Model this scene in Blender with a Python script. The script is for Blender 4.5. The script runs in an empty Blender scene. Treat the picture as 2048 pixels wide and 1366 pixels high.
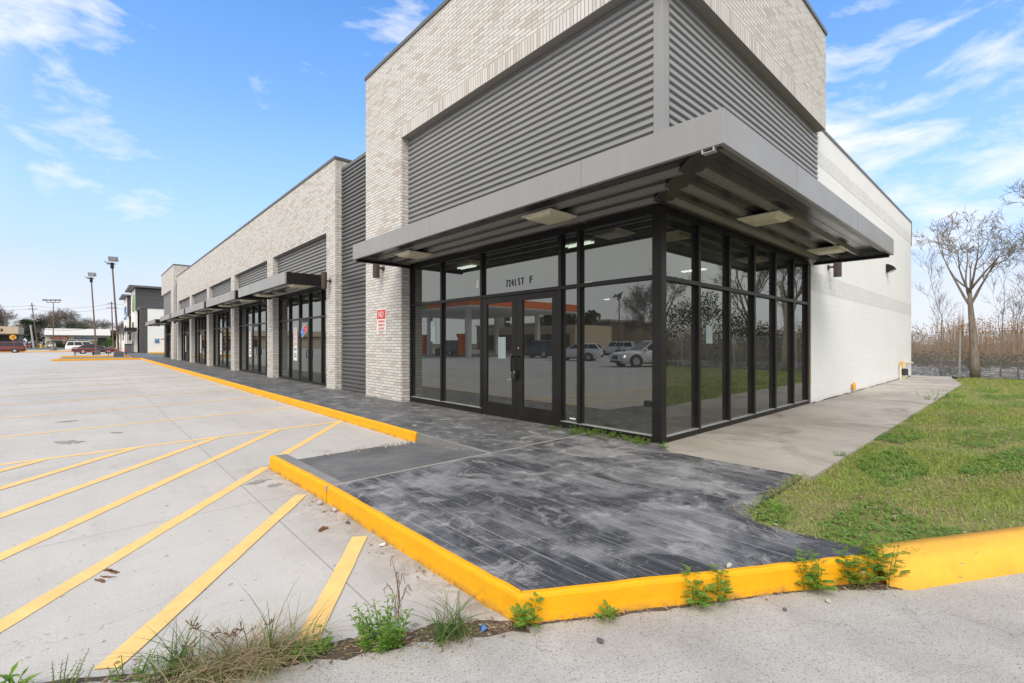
import bpy, bmesh, math, random
import numpy as np
from mathutils import Vector, Matrix
random.seed(7); RNG = np.random.default_rng(7)
R = math.radians
SC = bpy.context.scene
COL = SC.collection

# ------------------------------------------------------------------ camera
FPX = 935.0                      # focal length in pixels of the 2048 px wide photograph
YAW = math.atan2(1031, 935)
cam = bpy.data.cameras.new('camera'); cam.sensor_width = 36; cam.lens = FPX / 2048 * 36
cam.clip_start = .05; cam.clip_end = 4000
cam.shift_y = (687 - 683) / 2048
co = bpy.data.objects.new('camera', cam); COL.objects.link(co)
co.location = (0, 0, 1.5)
co.rotation_euler = (R(90), 0, YAW - R(90))
SC.camera = co
SC.render.resolution_x, SC.render.resolution_y = 1024, 683

# ------------------------------------------------------------------ exposure
SC.view_settings.view_transform = 'Standard'
SC.view_settings.look = 'None'
SC.view_settings.gamma = 1
SC.view_settings.exposure = 0.62

# ------------------------------------------------------------------ node helper
class NT:
    def __init__(s, tree): s.t = tree; s.n = tree.nodes; s.l = tree.links
    def new(s, typ, **kw):
        n = s.n.new(typ)
        for k, v in kw.items(): setattr(n, k, v)
        return n
    def put(s, sock, v):
        if isinstance(v, bpy.types.NodeSocket): s.l.new(v, sock)
        elif v is not None:
            if isinstance(v, (tuple, list)) and len(v) == 3 and sock.type == 'RGBA': v = (*v, 1)
            sock.default_value = v
    def math(s, op, a, b=None, c=None, clamp=False):
        n = s.new('ShaderNodeMath', operation=op, use_clamp=clamp)
        s.put(n.inputs[0], a)
        if b is not None: s.put(n.inputs[1], b)
        if c is not None: s.put(n.inputs[2], c)
        return n.outputs[0]
    def vmath(s, op, a, b=None):
        n = s.new('ShaderNodeVectorMath', operation=op)
        s.put(n.inputs[0], a)
        if b is not None: s.put(n.inputs[1], b)
        return n.outputs['Value' if op in ('DOT_PRODUCT', 'LENGTH') else 0]
    def mix(s, f, a, b, blend='MIX'):
        n = s.new('ShaderNodeMix', data_type='RGBA', blend_type=blend)
        s.put(n.inputs[0], f); s.put(n.inputs[6], a); s.put(n.inputs[7], b)
        return n.outputs[2]
    def ramp(s, f, stops, interp='LINEAR'):
        n = s.new('ShaderNodeValToRGB'); n.color_ramp.interpolation = interp
        els = n.color_ramp.elements
        while len(els) < len(stops): els.new(.5)
        for e, (p, c) in zip(els, stops):
            e.position = p
            e.color = (c, c, c, 1) if not isinstance(c, (tuple, list)) else (*c, 1)
        s.put(n.inputs[0], f); return n.outputs[0]
    def noise(s, vec, scale, detail=3, rough=.5, dist=0):
        n = s.new('ShaderNodeTexNoise'); s.put(n.inputs['Vector'], vec)
        n.inputs['Scale'].default_value = scale; n.inputs['Detail'].default_value = detail
        n.inputs['Roughness'].default_value = rough; n.inputs['Distortion'].default_value = dist
        return n.outputs[0]
    def sep(s, v):
        n = s.new('ShaderNodeSeparateXYZ'); s.put(n.inputs[0], v); return n.outputs
    def comb(s, x=0, y=0, z=0):
        n = s.new('ShaderNodeCombineXYZ')
        for i, v in enumerate((x, y, z)): s.put(n.inputs[i], v)
        return n.outputs[0]
    def scale(s, v, sc): return s.vmath('MULTIPLY', v, sc)
    def pos(s): return s.new('ShaderNodeNewGeometry').outputs['Position']
    def bump(s, h, strength=.3, dist=.01):
        n = s.new('ShaderNodeBump'); n.inputs['Strength'].default_value = strength
        n.inputs['Distance'].default_value = dist; s.put(n.inputs['Height'], h); return n.outputs[0]

def material(name):
    m = bpy.data.materials.new(name); m.use_nodes = True
    t = NT(m.node_tree); b = m.node_tree.nodes['Principled BSDF']
    return m, t, b
def plain(name, col, rough=.5, metal=0, var=.12, scale=3, spec=.5, bump=0, bscale=60):
    """a paint or plastic with slight uneven tone and dirt"""
    m, t, b = material(name)
    p = t.pos()
    n = t.noise(p, scale, 5, .6)
    lo = tuple(c * (1 - var) for c in col); hi = tuple(min(1, c * (1 + var)) for c in col)
    t.put(b.inputs['Base Color'], t.ramp(n, [(.3, lo), (.7, hi)]))
    t.put(b.inputs['Roughness'], t.math('ADD', t.math('MULTIPLY', n, .2), rough - .1))
    b.inputs['Metallic'].default_value = metal
    b.inputs['Specular IOR Level'].default_value = spec
    if bump: t.put(b.inputs['Normal'], t.bump(t.noise(p, bscale, 4, .6), bump, .004))
    return m

# ------------------------------------------------------------------ world and sun
SUN_EL, SUN_AZ = R(48), R(215)     # azimuth of the sun, counter-clockwise from +X
w = bpy.data.worlds.new('World'); SC.world = w; w.use_nodes = True
t = NT(w.node_tree); bg = w.node_tree.nodes['Background']
sky = t.new('ShaderNodeTexSky', sky_type='NISHITA', sun_disc=False)
sky.sun_elevation = SUN_EL; sky.sun_rotation = R(90) - SUN_AZ
sky.air_density = 1.0; sky.dust_density = .6; sky.ozone_density = 2.5
d = t.new('ShaderNodeTexCoord').outputs['Generated']
dn = t.vmath('NORMALIZE', d)
dx, dy, dz = t.sep(dn)
zz = t.math('ADD', t.math('MAXIMUM', dz, 0), .12)
flat = t.comb(t.math('DIVIDE', dx, zz), t.math('DIVIDE', dy, zz), 0)
n1 = t.noise(t.scale(dn, (1, 1, 2.7)), 5.2, 8, .60, .25)
n2 = t.noise(t.scale(dn, (1, 1, 1.6)), 2.1, 3, .5)
def lobe(u, v, k0, k1):            # soft patch of cloudier air round one direction
    ca, sa = math.cos(YAW), math.sin(YAW)
    a, b_ = (u - 1024) / FPX, (687 - v) / FPX
    dv = Vector((ca + sa * a, sa - ca * a, b_)).normalized()
    return t.ramp(t.vmath('DOT_PRODUCT', dn, tuple(dv)), [(k0, 0.0), (k1, 1.0)], 'EASE')
patch = t.math('MAXIMUM', lobe(20, 10, .984, .9995), lobe(1960, 150, .935, .986))
for u_, v_, k0_, k1_, a_ in ((190, 360, .9915, .9985, .68), (800, 30, .992, .9990, .8), (1780, 60, .98, .998, .9), (620, 215, .991, .9985, .45)):
    patch = t.math('MAXIMUM', patch, t.math('MULTIPLY', lobe(u_, v_, k0_, k1_), a_))
thr = t.math('SUBTRACT', .70, t.math('MULTIPLY', patch, .27))
cl = t.math('DIVIDE', t.math('SUBTRACT', n1, thr), .20, clamp=True)
bank = t.math('MULTIPLY', t.ramp(dz, [(.05, 1.), (.15, 0.)]), t.ramp(n2, [(.3, .5), (.6, 1.)]))
cl = t.math('MAXIMUM', cl, t.math('MULTIPLY', bank, .7))
cl = t.math('MULTIPLY', cl, .9)
veil = t.ramp(dz, [(0, .98), (.10, .90), (.175, .66), (.28, .38), (.42, .14), (.62, .0)])
skyc = t.mix(1.0, sky.outputs[0], (1.02, 1.66, 2.15), 'MULTIPLY')
lum = t.mix(veil, skyc, (4.55, 4.95, 6.0))
# the half of the sky behind the camera is overcast, as the shop windows mirror it
over = t.math('MAXIMUM', t.math('MULTIPLY', dx, -1), t.math('SUBTRACT', t.math('MULTIPLY', dy, -1), .08))
over = t.ramp(t.math('ADD', over, t.math('MULTIPLY', t.math('SUBTRACT', n2, .5), .3)), [(.06, 0.), (.34, 1.)], 'EASE')
lum = t.mix(over, lum, t.mix(n1, (7.1, 7.05, 6.95), (9.0, 8.9, 8.7)))
full = t.mix(cl, lum, (7.0, 7.05, 7.1))
t.put(bg.inputs['Color'], full)
bg.inputs['Strength'].default_value = .10
sl = bpy.data.lights.new('sun', 'SUN'); sl.energy = 2.0; sl.angle = R(38); sl.color = (1, .91, .80)
so = bpy.data.objects.new('sun', sl); COL.objects.link(so)
sd = Vector((math.cos(SUN_EL) * math.cos(SUN_AZ), math.cos(SUN_EL) * math.sin(SUN_AZ), math.sin(SUN_EL)))
so.rotation_euler = sd.to_track_quat('Z', 'Y').to_euler(); so.location = (-20, -10, 40)

# ------------------------------------------------------------------ mesh helper
class MB:
    def __init__(s): s.v = []; s.f = []; s.mi = []; s.cur = 0; s.st = []
    def add(s, vs, fs):
        o = len(s.v); s.st.append((o, len(s.f))); s.v += [tuple(v) for v in vs]
        s.f += [tuple(i + o for i in f) for f in fs]; s.mi += [s.cur] * len(fs); return s
    def box(s, x0, y0, z0, x1, y1, z1):
        v = [(x, y, z) for z in (z0, z1) for y in (y0, y1) for x in (x0, x1)]
        return s.add(v, [(0, 2, 3, 1), (4, 5, 7, 6), (0, 1, 5, 4), (2, 6, 7, 3), (0, 4, 6, 2), (1, 3, 7, 5)])
    def obox(s, c, size, rot=None):
        M = rot if rot is not None else Matrix.Identity(3)
        hx, hy, hz = (k / 2 for k in size)
        v = [Vector(c) + M @ Vector((x, y, z)) for z in (-hz, hz) for y in (-hy, hy) for x in (-hx, hx)]
        return s.add(v, [(0, 2, 3, 1), (4, 5, 7, 6), (0, 1, 5, 4), (2, 6, 7, 3), (0, 4, 6, 2), (1, 3, 7, 5)])
    def bar(s, p, q, wd, ht, upv=(0, 0, 1)):
        p, q = Vector(p), Vector(q); d = (q - p).normalized(); sd_ = d.cross(Vector(upv))
        if sd_.length < 1e-4: sd_ = d.cross(Vector((1, 0, 0)))
        sd_.normalize(); u = sd_.cross(d)
        v = []
        for c in (p, q):
            for a, b in ((-1, -1), (1, -1), (1, 1), (-1, 1)): v.append(c + sd_ * a * wd / 2 + u * b * ht / 2)
        return s.add(v, [(3, 2, 1, 0), (4, 5, 6, 7), (0, 1, 5, 4), (1, 2, 6, 5), (2, 3, 7, 6), (3, 0, 4, 7)])
    def prism(s, poly, z0, z1):      # poly counter-clockwise in xy; z1 may be a list
        n = len(poly)
        zt = z1 if isinstance(z1, (list, tuple)) else [z1] * n
        v = [(x, y, z0) for x, y in poly] + [(x, y, z) for (x, y), z in zip(poly, zt)]
        return s.add(v, [tuple(range(n - 1, -1, -1)), tuple(range(n, 2 * n))] + [(i, (i + 1) % n, n + (i + 1) % n, n + i) for i in range(n)])
    def extrude(s, prof, p, a, b, length_axis):   # prof: (a,b) pairs, swept from p along length_axis
        p = Vector(p); a = Vector(a); b = Vector(b); L = Vector(length_axis); n = len(prof)
        v = [p + a * i + b * j for i, j in prof] + [p + a * i + b * j + L for i, j in prof]
        return s.add(v, [tuple(range(n - 1, -1, -1)), tuple(range(n, 2 * n))] + [(i, (i + 1) % n, n + (i + 1) % n, n + i) for i in range(n)])
    def tube(s, pts, rad, n=8, cap=True):
        pts = [Vector(p) for p in pts]
        if not isinstance(rad, (list, tuple)): rad = [rad] * len(pts)
        o = len(s.v); m = len(pts); ref = None
        for i, p in enumerate(pts):
            d = (pts[min(i + 1, m - 1)] - pts[max(i - 1, 0)])
            d = d.normalized() if d.length > 1e-9 else Vector((0, 0, 1))
            if ref is None: ref = Vector((1, 0, 0)) if abs(d.x) < .8 else Vector((0, 1, 0))
            a = ref - d * ref.dot(d)
            a = a.normalized() if a.length > 1e-6 else d.orthogonal().normalized()
            ref = a; b = d.cross(a)
            for k in range(n):
                an = 2 * math.pi * k / n; s.v.append(tuple(p + (a * math.cos(an) + b * math.sin(an)) * rad[i]))
        fs = [(o + i * n + k, o + i * n + (k + 1) % n, o + (i + 1) * n + (k + 1) % n, o + (i + 1) * n + k) for i in range(m - 1) for k in range(n)]
        if cap: fs += [tuple(o + k for k in range(n - 1, -1, -1)), tuple(o + (m - 1) * n + k for k in range(n))]
        s.f += fs; s.mi += [s.cur] * len(fs); return s
    def lathe(s, prof, c, axis, n=20):      # prof: (r, h) along axis
        ax = Vector(axis).normalized(); a = ax.orthogonal().normalized(); b = ax.cross(a); c = Vector(c); o = len(s.v)
        for r, h in prof:
            for k in range(n):
                an = 2 * math.pi * k / n; s.v.append(tuple(c + ax * h + (a * math.cos(an) + b * math.sin(an)) * r))
        m = len(prof)
        fs = [(o + i * n + k, o + i * n + (k + 1) % n, o + (i + 1) * n + (k + 1) % n, o + (i + 1) * n + k) for i in range(m - 1) for k in range(n)]
        fs += [tuple(o + k for k in range(n - 1, -1, -1)), tuple(o + (m - 1) * n + k for k in range(n))]
        s.f += fs; s.mi += [s.cur] * len(fs); return s
    def pieces(s):
        st = s.st + [(len(s.v), len(s.f))]
        for (v0, f0), (v1, f1) in zip(st[:-1], st[1:]):
            m = MB(); m.v = s.v[v0:v1]; m.f = [tuple(i - v0 for i in f) for f in s.f[f0:f1]]; m.mi = s.mi[f0:f1]; yield m
    def build(s, name, mat, parent=None, at=None, bevel=0, seg=2, smooth=False, kind=None, local=False, weld=False):
        """world coordinates in, object origin at 'at' (or the parent's place)"""
        o3 = Vector((0, 0, 0))
        if parent is not None and not local:
            q = parent
            while q: o3 += q.location; q = q.parent
        elif at is not None: o3 = Vector(at)
        me = bpy.data.meshes.new(name)
        me.from_pydata([tuple(Vector(v) - o3) for v in s.v], [], s.f)
        for mm in (mat if isinstance(mat, (list, tuple)) else [mat]): me.materials.append(mm)
        if isinstance(mat, (list, tuple)): me.polygons.foreach_set('material_index', s.mi)
        if weld:
            bm = bmesh.new(); bm.from_mesh(me); bmesh.ops.remove_doubles(bm, verts=bm.verts, dist=1e-4)
            bmesh.ops.recalc_face_normals(bm, faces=bm.faces); bm.to_mesh(me); bm.free()
        if smooth: me.polygons.foreach_set('use_smooth', [True] * len(me.polygons))
        me.update()
        o = bpy.data.objects.new(name, me); COL.objects.link(o)
        if parent is not None: o.parent = parent
        elif at is not None: o.location = at
        if bevel:
            b = o.modifiers.new('bevel', 'BEVEL'); b.width = bevel; b.segments = seg; b.limit_method = 'ANGLE'; b.angle_limit = R(40)
        if kind: o['kind'] = kind
        return o

def np_mesh(name, V, F, mat, at=(0, 0, 0), parent=None, kind=None, smooth=False):
    """fast mesh from arrays; F is (n,3) or (n,4)"""
    k = F.shape[1]; me = bpy.data.meshes.new(name)
    me.vertices.add(len(V)); me.vertices.foreach_set('co', (V - np.array(at)).astype(np.float32).ravel())
    me.loops.add(F.size); me.loops.foreach_set('vertex_index', F.astype(np.int32).ravel())
    me.polygons.add(len(F)); me.polygons.foreach_set('loop_start', np.arange(0, F.size, k, dtype=np.int32))
    me.materials.append(mat); me.update(calc_edges=True)
    if smooth: me.polygons.foreach_set('use_smooth', [True] * len(me.polygons))
    o = bpy.data.objects.new(name, me); COL.objects.link(o)
    if parent is not None: o.parent = parent
    else: o.location = at
    if kind: o['kind'] = kind
    return o
def tag(o, label, cat, group=None, kind=None):
    o['label'] = label; o['category'] = cat
    if group: o['group'] = group
    if kind: o['kind'] = kind
    return o
def thing(name, label, cat, loc=(0, 0, 0), rz=0, group=None):
    o = bpy.data.objects.new(name, None); COL.objects.link(o); o.empty_display_size = .2
    o.location = loc; o.rotation_euler = (0, 0, rz); return tag(o, label, cat, group)
def dup(root, loc, rz=None, label=None):
    def cp(o, par):
        c = o.copy(); COL.objects.link(c); c.parent = par
        for ch in list(o.children): cp(ch, c)
        return c
    r = cp(root, None); r.location = loc
    if rz is not None: r.rotation_euler = (0, 0, rz)
    if label: r['label'] = label
    return r
def text_mb(mb, body, origin, xdir, ydir, width, height, depth=.004, spacing=1.0):
    """letters laid from origin along xdir, fitted to width x height"""
    cu = bpy.data.curves.new('letters', 'FONT'); cu.body = body; cu.size = 1; cu.extrude = .5; cu.resolution_u = 3
    cu.space_character = spacing
    ob = bpy.data.objects.new('letters', cu); COL.objects.link(ob)
    dg = bpy.context.evaluated_depsgraph_get(); me = bpy.data.meshes.new_from_object(ob.evaluated_get(dg))
    vs = [v.co.copy() for v in me.vertices]; fs = [tuple(p.vertices) for p in me.polygons]
    bpy.data.objects.remove(ob); bpy.data.curves.remove(cu); bpy.data.meshes.remove(me)
    x0 = min(v.x for v in vs); x1 = max(v.x for v in vs); y0 = min(v.y for v in vs); y1 = max(v.y for v in vs)
    X = Vector(xdir); Y = Vector(ydir); Z = X.cross(Y); o = Vector(origin)
    mb.add([o + X * ((v.x - x0) / (x1 - x0) * width) + Y * ((v.y - y0) / (y1 - y0) * height) + Z * ((v.z + .5) * depth) for v in vs], fs)
    return mb
NX, UP = (0, -1, 0), (0, 0, 1)     # writing on a face that looks towards -X runs along -Y

# ------------------------------------------------------------------ materials
def concrete(name, base, dark, spot, spots=.5, big=.35, fine=140, bstr=.25, joints=None, rough=.85, stain=None):
    m, t, b = material(name); p = t.pos()
    c = t.mix(t.ramp(t.noise(p, big, 6, .62, .4), [(.36, 0.), (.66, 1.)]), dark, base)
    c = t.mix(t.math('MULTIPLY', t.ramp(t.noise(t.scale(p, (1, 3, 1)), 1.7, 7, .7), [(.5, 0.), (.72, 1.)]), .35), c, tuple(k * .72 for k in base))
    c = t.mix(t.math('MULTIPLY', t.ramp(t.noise(p, fine, 2, .5), [(.55, 0.), (.72, 1.)]), spots), c, spot)
    c = t.mix(t.math('MULTIPLY', t.ramp(t.noise(p, fine * .42, 3, .6), [(.28, 1.), (.42, 0.)]), .35), c, tuple(min(1, k * 1.25) for k in base))
    sp = t.ramp(t.noise(p, 9, 3, .65), [(.70, 0.), (.76, 1.)])
    c = t.mix(t.math('MULTIPLY', sp, .5), c, tuple(k * .45 for k in base))
    if stain:
        c = t.mix(t.math('MULTIPLY', t.ramp(t.noise(p, .9, 8, .72, .8), [(.52, 0.), (.7, 1.)]), stain[1]), c, stain[0])
    if name.startswith('parking'):
        px_, py_2, _z = t.sep(p)
        near = t.math('MULTIPLY', t.ramp(t.math('SUBTRACT', 1.66, px_), [(.0, 1.), (.45, 0.)]), t.math('MULTIPLY', t.math('LESS_THAN', py_2, 6.3), t.math('LESS_THAN', px_, 1.75)))
        c = t.mix(t.math('MULTIPLY', near, t.ramp(t.noise(p, 4.5, 7, .75, .6), [(.38, 0.), (.62, .8)])), c, (.23, .19, .15))
        chips = t.ramp(t.noise(p, 16, 3, .6), [(.665, 0.), (.69, 1.)])
        c = t.mix(t.math('MULTIPLY', chips, .6), c, (.16, .15, .14))
    streak = t.ramp(t.noise(t.scale(p, (2.6, .22, 1)), 1.1, 6, .7, .3), [(.48, 0.), (.68, 1.)])
    c = t.mix(t.math('MULTIPLY', streak, .22), c, tuple(k * .60 for k in base))
    if joints:
        x, y, z = t.sep(p)
        if len(joints) > 1:
            wn = t.new('ShaderNodeTexWhiteNoise', noise_dimensions='2D')
            t.put(wn.inputs['Vector'], t.comb(*[t.math('FLOOR', t.math('DIVIDE', t.math('ADD', (x if ax == 'x' else y), off + 1000.5 * step), step)) for ax, step, off in joints], 0))
            c = t.mix(t.math('MULTIPLY', wn.outputs[0], .13), c, tuple(k * .55 for k in base))
        for ax, step, off in joints:
            f = t.math('FRACT', t.math('DIVIDE', t.math('ADD', x if ax == 'x' else y, off + 1000 * step), step))
            k = t.math('LESS_THAN', t.math('ABSOLUTE', t.math('SUBTRACT', f, .5)), .006 / step)
            c = t.mix(t.math('MULTIPLY', k, .55), c, tuple(q * .35 for q in base))
    if 'kerb' not in name and 'road' not in name:      # hairline cracks, only here and there
        wob = t.vmath('ADD', t.scale(p, (1, 1, 0)), t.vmath('MULTIPLY', t.comb(t.noise(p, 1.3, 5, .65), t.noise(t.scale(p, (1, 1.1, 1)), 1.7, 5, .65), 0), (1.5, 1.5, 0)))
        vo = t.new('ShaderNodeTexVoronoi', feature='DISTANCE_TO_EDGE'); t.put(vo.inputs['Vector'], wob); vo.inputs['Scale'].default_value = .42
        ck = t.math('MULTIPLY', t.math('LESS_THAN', vo.outputs['Distance'], .0028), t.ramp(t.noise(p, .5, 2, .5), [(.50, 0.), (.56, 1.)]))
        c = t.mix(t.math('MULTIPLY', ck, .38), c, tuple(k * .3 for k in base))
    t.put(b.inputs['Base Color'], c); b.inputs['Roughness'].default_value = rough
    b.inputs['Specular IOR Level'].default_value = .3
    h = t.math('ADD', t.noise(p, fine, 3, .6), t.math('MULTIPLY', t.noise(p, fine * .25, 4, .6), .8))
    t.put(b.inputs['Normal'], t.bump(h, bstr, .006))
    return m
M = {}
M['lot'] = concrete('parking_concrete', (.54, .52, .49), (.45, .435, .41), (.25, .24, .225), .6, .3, 120, .4,
                    joints=[('x', 4.6, 1.1), ('y', 4.6, 2.0)], stain=((.36, .325, .28), .35))
M['apron'] = concrete('apron_concrete', (.45, .435, .41), (.335, .322, .302), (.14, .135, .125), .8, 1.3, 120, .6, stain=((.25, .235, .215), .5))
M['path'] = concrete('path_concrete', (.44, .41, .37), (.29, .265, .235), (.22, .20, .175), .5, .5, 110, .4, joints=[('x', 3.6, .4)], stain=((.15, .125, .10), .8))
M['rawkerb'] = concrete('bare_kerb_concrete', (.24, .24, .235), (.18, .18, .175), (.12, .12, .115), .5, 1.5, 100, .4)
M['ramp'] = concrete('ramp_slate_concrete', (.165, .165, .168), (.10, .10, .104), (.06, .06, .065), .6, 1.4, 100, .5, stain=((.27, .265, .255), .6))
M['road'] = concrete('road_asphalt', (.24, .235, .23), (.19, .19, .185), (.12, .12, .12), .5, .2, 60, .3)

def slate(name, planks):
    m, t, b = material(name); p = t.pos(); x, y, z = t.sep(p)
    st = t.scale(p, (1.35, .95, 1)) if planks else t.scale(p, (1.6, .9, 1))
    n1_ = t.noise(st, 1.5, 8, .68, .5); n2_ = t.noise(t.scale(p, (14, 1.4, 1)), 2.2, 5, .65)
    c = t.mix(t.ramp(n1_, [(.42, 0.), (.62, 1.)] if planks else [(.36, 0.), (.68, 1.)]), (.040, .042, .047) if planks else (.05, .052, .056), (.225, .228, .236) if planks else (.165, .168, .175))
    c = t.mix(t.math('MULTIPLY', t.ramp(n2_, [(.44, 0.), (.7, 1.)]), .22), c, (.25, .255, .26))
    c = t.mix(t.math('MULTIPLY', t.ramp(t.noise(p, 3.2, 7, .75, 1.0), [(.53, 0.), (.64, 1.)]), .62), c, (.40, .395, .385))
    c = t.mix(t.math('MULTIPLY', t.ramp(t.noise(p, 1.1, 8, .8, 1.2), [(.54, 0.), (.65, 1.)]), .5), c, (.034, .036, .041))
    c = t.mix(t.math('MULTIPLY', t.ramp(t.noise(p, 38, 4, .6), [(.66, 0.), (.70, 1.)]), .6), c, (.42, .41, .39))
    c = t.mix(t.math('MULTIPLY', t.ramp(t.noise(p, 160, 2, .6), [(.3, 1.), (.45, 0.)]), .35), c, (.03, .03, .034))
    h = t.math('ADD', t.math('MULTIPLY', t.noise(p, 90, 3, .6), .5), t.math('MULTIPLY', n2_, .8))
    if planks:
        W = .165
        fx = t.math('DIVIDE', t.math('ADD', x, 50), W); row = t.math('FLOOR', fx)
        fr = t.math('FRACT', fx)
        gx = t.math('LESS_THAN', t.math('MINIMUM', fr, t.math('SUBTRACT', 1, fr)), .024)
        yo = t.math('ADD', y, t.math('MULTIPLY', t.math('FRACT', t.math('MULTIPLY', row, .377)), 1.7))
        fy = t.math('FRACT', t.math('DIVIDE', t.math('ADD', yo, 51), 1.7))
        gy = t.math('LESS_THAN', fy, .004)
        g = t.math('MAXIMUM', gx, t.math('MULTIPLY', gy, .35))
        wear = t.ramp(t.noise(t.scale(p, (1, 1, 1)), 2.6, 4, .6), [(.34, .06), (.62, .68)])
        c = t.mix(t.math('MULTIPLY', g, wear), c, (.40, .40, .40))
        wn = t.new('ShaderNodeTexWhiteNoise', noise_dimensions='2D')
        t.put(wn.inputs['Vector'], t.comb(row, t.math('FLOOR', t.math('DIVIDE', t.math('ADD', yo, 51), 1.7)), 0))
        c = t.mix(t.math('MULTIPLY', wn.outputs[0], .3), c, t.mix(1, c, (.62, .63, .66), 'MULTIPLY'))
        gr = t.noise(t.comb(t.math('MULTIPLY', x, 85), t.math('MULTIPLY', y, 1.3), row), 1, 3, .6, .5)
        c = t.mix(t.math('MULTIPLY', t.ramp(gr, [(.58, 0.), (.66, 1.)]), .30), c, (.33, .33, .34))
        h = t.math('SUBTRACT', t.math('ADD', h, t.math('MULTIPLY', gr, .6)), t.math('MULTIPLY', g, 1.2))
    t.put(b.inputs['Base Color'], c)
    t.put(b.inputs['Roughness'], t.ramp(n1_, [(.3, .42), (.7, .75)]))
    t.put(b.inputs['Normal'], t.bump(h, .6, .010))
    return m
M['slate'] = slate('stamped_slate_concrete', False)
M['planks'] = slate('plank_stamped_concrete', True)

def yellow(name, col, worn):
    m, t, b = material(name); p = t.pos()
    c = t.mix(t.ramp(t.noise(p, 5, 6, .65), [(.35, 0.), (.7, 1.)]), tuple(k * .86 for k in col), col)
    c = t.mix(t.math('MULTIPLY', t.ramp(t.noise(p, 60, 5, .7), [(.60, 0.), (.68, 1.)]), worn), c, (.30, .26, .18))
    c = t.mix(t.math('MULTIPLY', t.ramp(t.noise(p, 14, 6, .75), [(.62, 0.), (.70, 1.)]), worn * .7), c, (.26, .21, .13))
    z = t.sep(p)[2]       # mud splashed along the foot, tyre rub and scrapes
    foot = t.math('MULTIPLY', t.ramp(z, [(.008, 1.), (.05, 0.)]), t.ramp(t.noise(p, 7, 6, .75), [(.40, 0.), (.62, 1.)]))
    if worn > .5: c = t.mix(t.math('MULTIPLY', foot, .8), c, (.17, .12, .07))
    c = t.mix(t.math('MULTIPLY', t.ramp(t.noise(t.scale(p, (3, 3, 26)), 2.2, 6, .75), [(.60, 0.), (.70, 1.)]), .35 * worn), c, (.22, .15, .05))
    t.put(b.inputs['Base Color'], c); b.inputs['Roughness'].default_value = .6; b.inputs['Specular IOR Level'].default_value = .25
    t.put(b.inputs['Normal'], t.bump(t.math('ADD', t.noise(p, 45, 5, .65), t.math('MULTIPLY', t.noise(p, 12, 3, .5), 1.5)), .35, .008))
    return m
M['yellow'] = yellow('yellow_kerb_paint', (.84, .40, .006), .6)
M['stripe'] = yellow('yellow_marking_paint', (.86, .565, .21), .4)
M['yellow_faded'] = yellow('sun_faded_kerb_paint', (.86, .445, .05), .5)
M['stripe_far'] = yellow('faded_marking_paint', (.66, .45, .20), .35)

def brick(name, soldier=False):
    m, t, b = material(name)
    geo = t.new('ShaderNodeNewGeometry'); p = geo.outputs['Position']
    x, y, z = t.sep(p); nx, ny, nz = t.sep(geo.outputs['True Normal'])
    u = t.mix(t.math('GREATER_THAN', t.math('ABSOLUTE', nx), .5), t.comb(x, x, x), t.comb(y, y, y))
    us = t.sep(u)[0]
    if soldier:
        # upright bricks; on the underside they run across the soffit
        vz = t.math('SUBTRACT', z, 6.352)
        us2 = t.math('ADD', y, 0); 
        us = t.mix(t.math('GREATER_THAN', t.math('ABSOLUTE', nx), .5), t.comb(x, x, x), t.comb(y, y, y)); us = t.sep(us)[0]
        vec = t.comb(vz, us, 0); bw, rh = .30, .0715
    else:
        vec = t.comb(us, z, 0); bw, rh = .285, .0715
    bt = t.new('ShaderNodeTexBrick', offset=.5 if not soldier else 0, offset_frequency=2)
    t.put(bt.inputs['Vector'], vec)
    for k, v in (('Scale', 1), ('Mortar Size', .0075), ('Mortar Smooth', .2), ('Bias', 0), ('Brick Width', bw), ('Row Height', rh)): bt.inputs[k].default_value = v
    bt.inputs['Color1'].default_value = (0, 0, 0, 1); bt.inputs['Color2'].default_value = (1, 1, 1, 1); bt.inputs['Mortar'].default_value = (.5, .5, .5, 1)
    rnd = t.sep(bt.outputs['Color'])[0]
    tint = t.ramp(rnd, [(0, (.53, .485, .445)), (.08, (.50, .455, .415)), (.17, (.60, .58, .55)), (.34, (.63, .62, .60)), (.5, (.655, .65, .635)), (.62, (.60, .60, .59)), (.74, (.665, .66, .645)), (.86, (.585, .58, .57)), (.94, (.56, .525, .49)), (1, (.545, .54, .53))])
    tint = t.mix(t.math('MULTIPLY', t.ramp(t.noise(t.comb(t.math('MULTIPLY', us, 7), t.math('MULTIPLY', z, 30), 0), 1.5, 5, .7), [(.35, 0.), (.7, 1.)]), .5), tint, t.mix(1, tint, (.80, .78, .76), 'MULTIPLY'))
    tint = t.mix(t.math('MULTIPLY', t.ramp(t.noise(p, 70, 4, .7), [(.6, 0.), (.7, 1.)]), .35), tint, (.28, .25, .22))
    c = t.mix(bt.outputs['Fac'], tint, (.27, .255, .235))
    c = t.mix(t.math('MULTIPLY', t.ramp(t.noise(p, .5, 5, .6), [(.4, 0.), (.7, 1.)]), .18), c, t.mix(1, c, (.8, .78, .75), 'MULTIPLY'))
    t.put(b.inputs['Base Color'], c); b.inputs['Roughness'].default_value = .88; b.inputs['Specular IOR Level'].default_value = .25
    h = t.math('ADD', t.math('MULTIPLY', t.math('SUBTRACT', 1, bt.outputs['Fac']), 1.0), t.math('MULTIPLY', t.noise(p, 120, 4, .65), .3))
    t.put(b.inputs['Normal'], t.bump(h, .55, .006))
    return m
M['brick'] = brick('pale_brick'); M['soldier'] = brick('soldier_brick', True)

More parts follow.
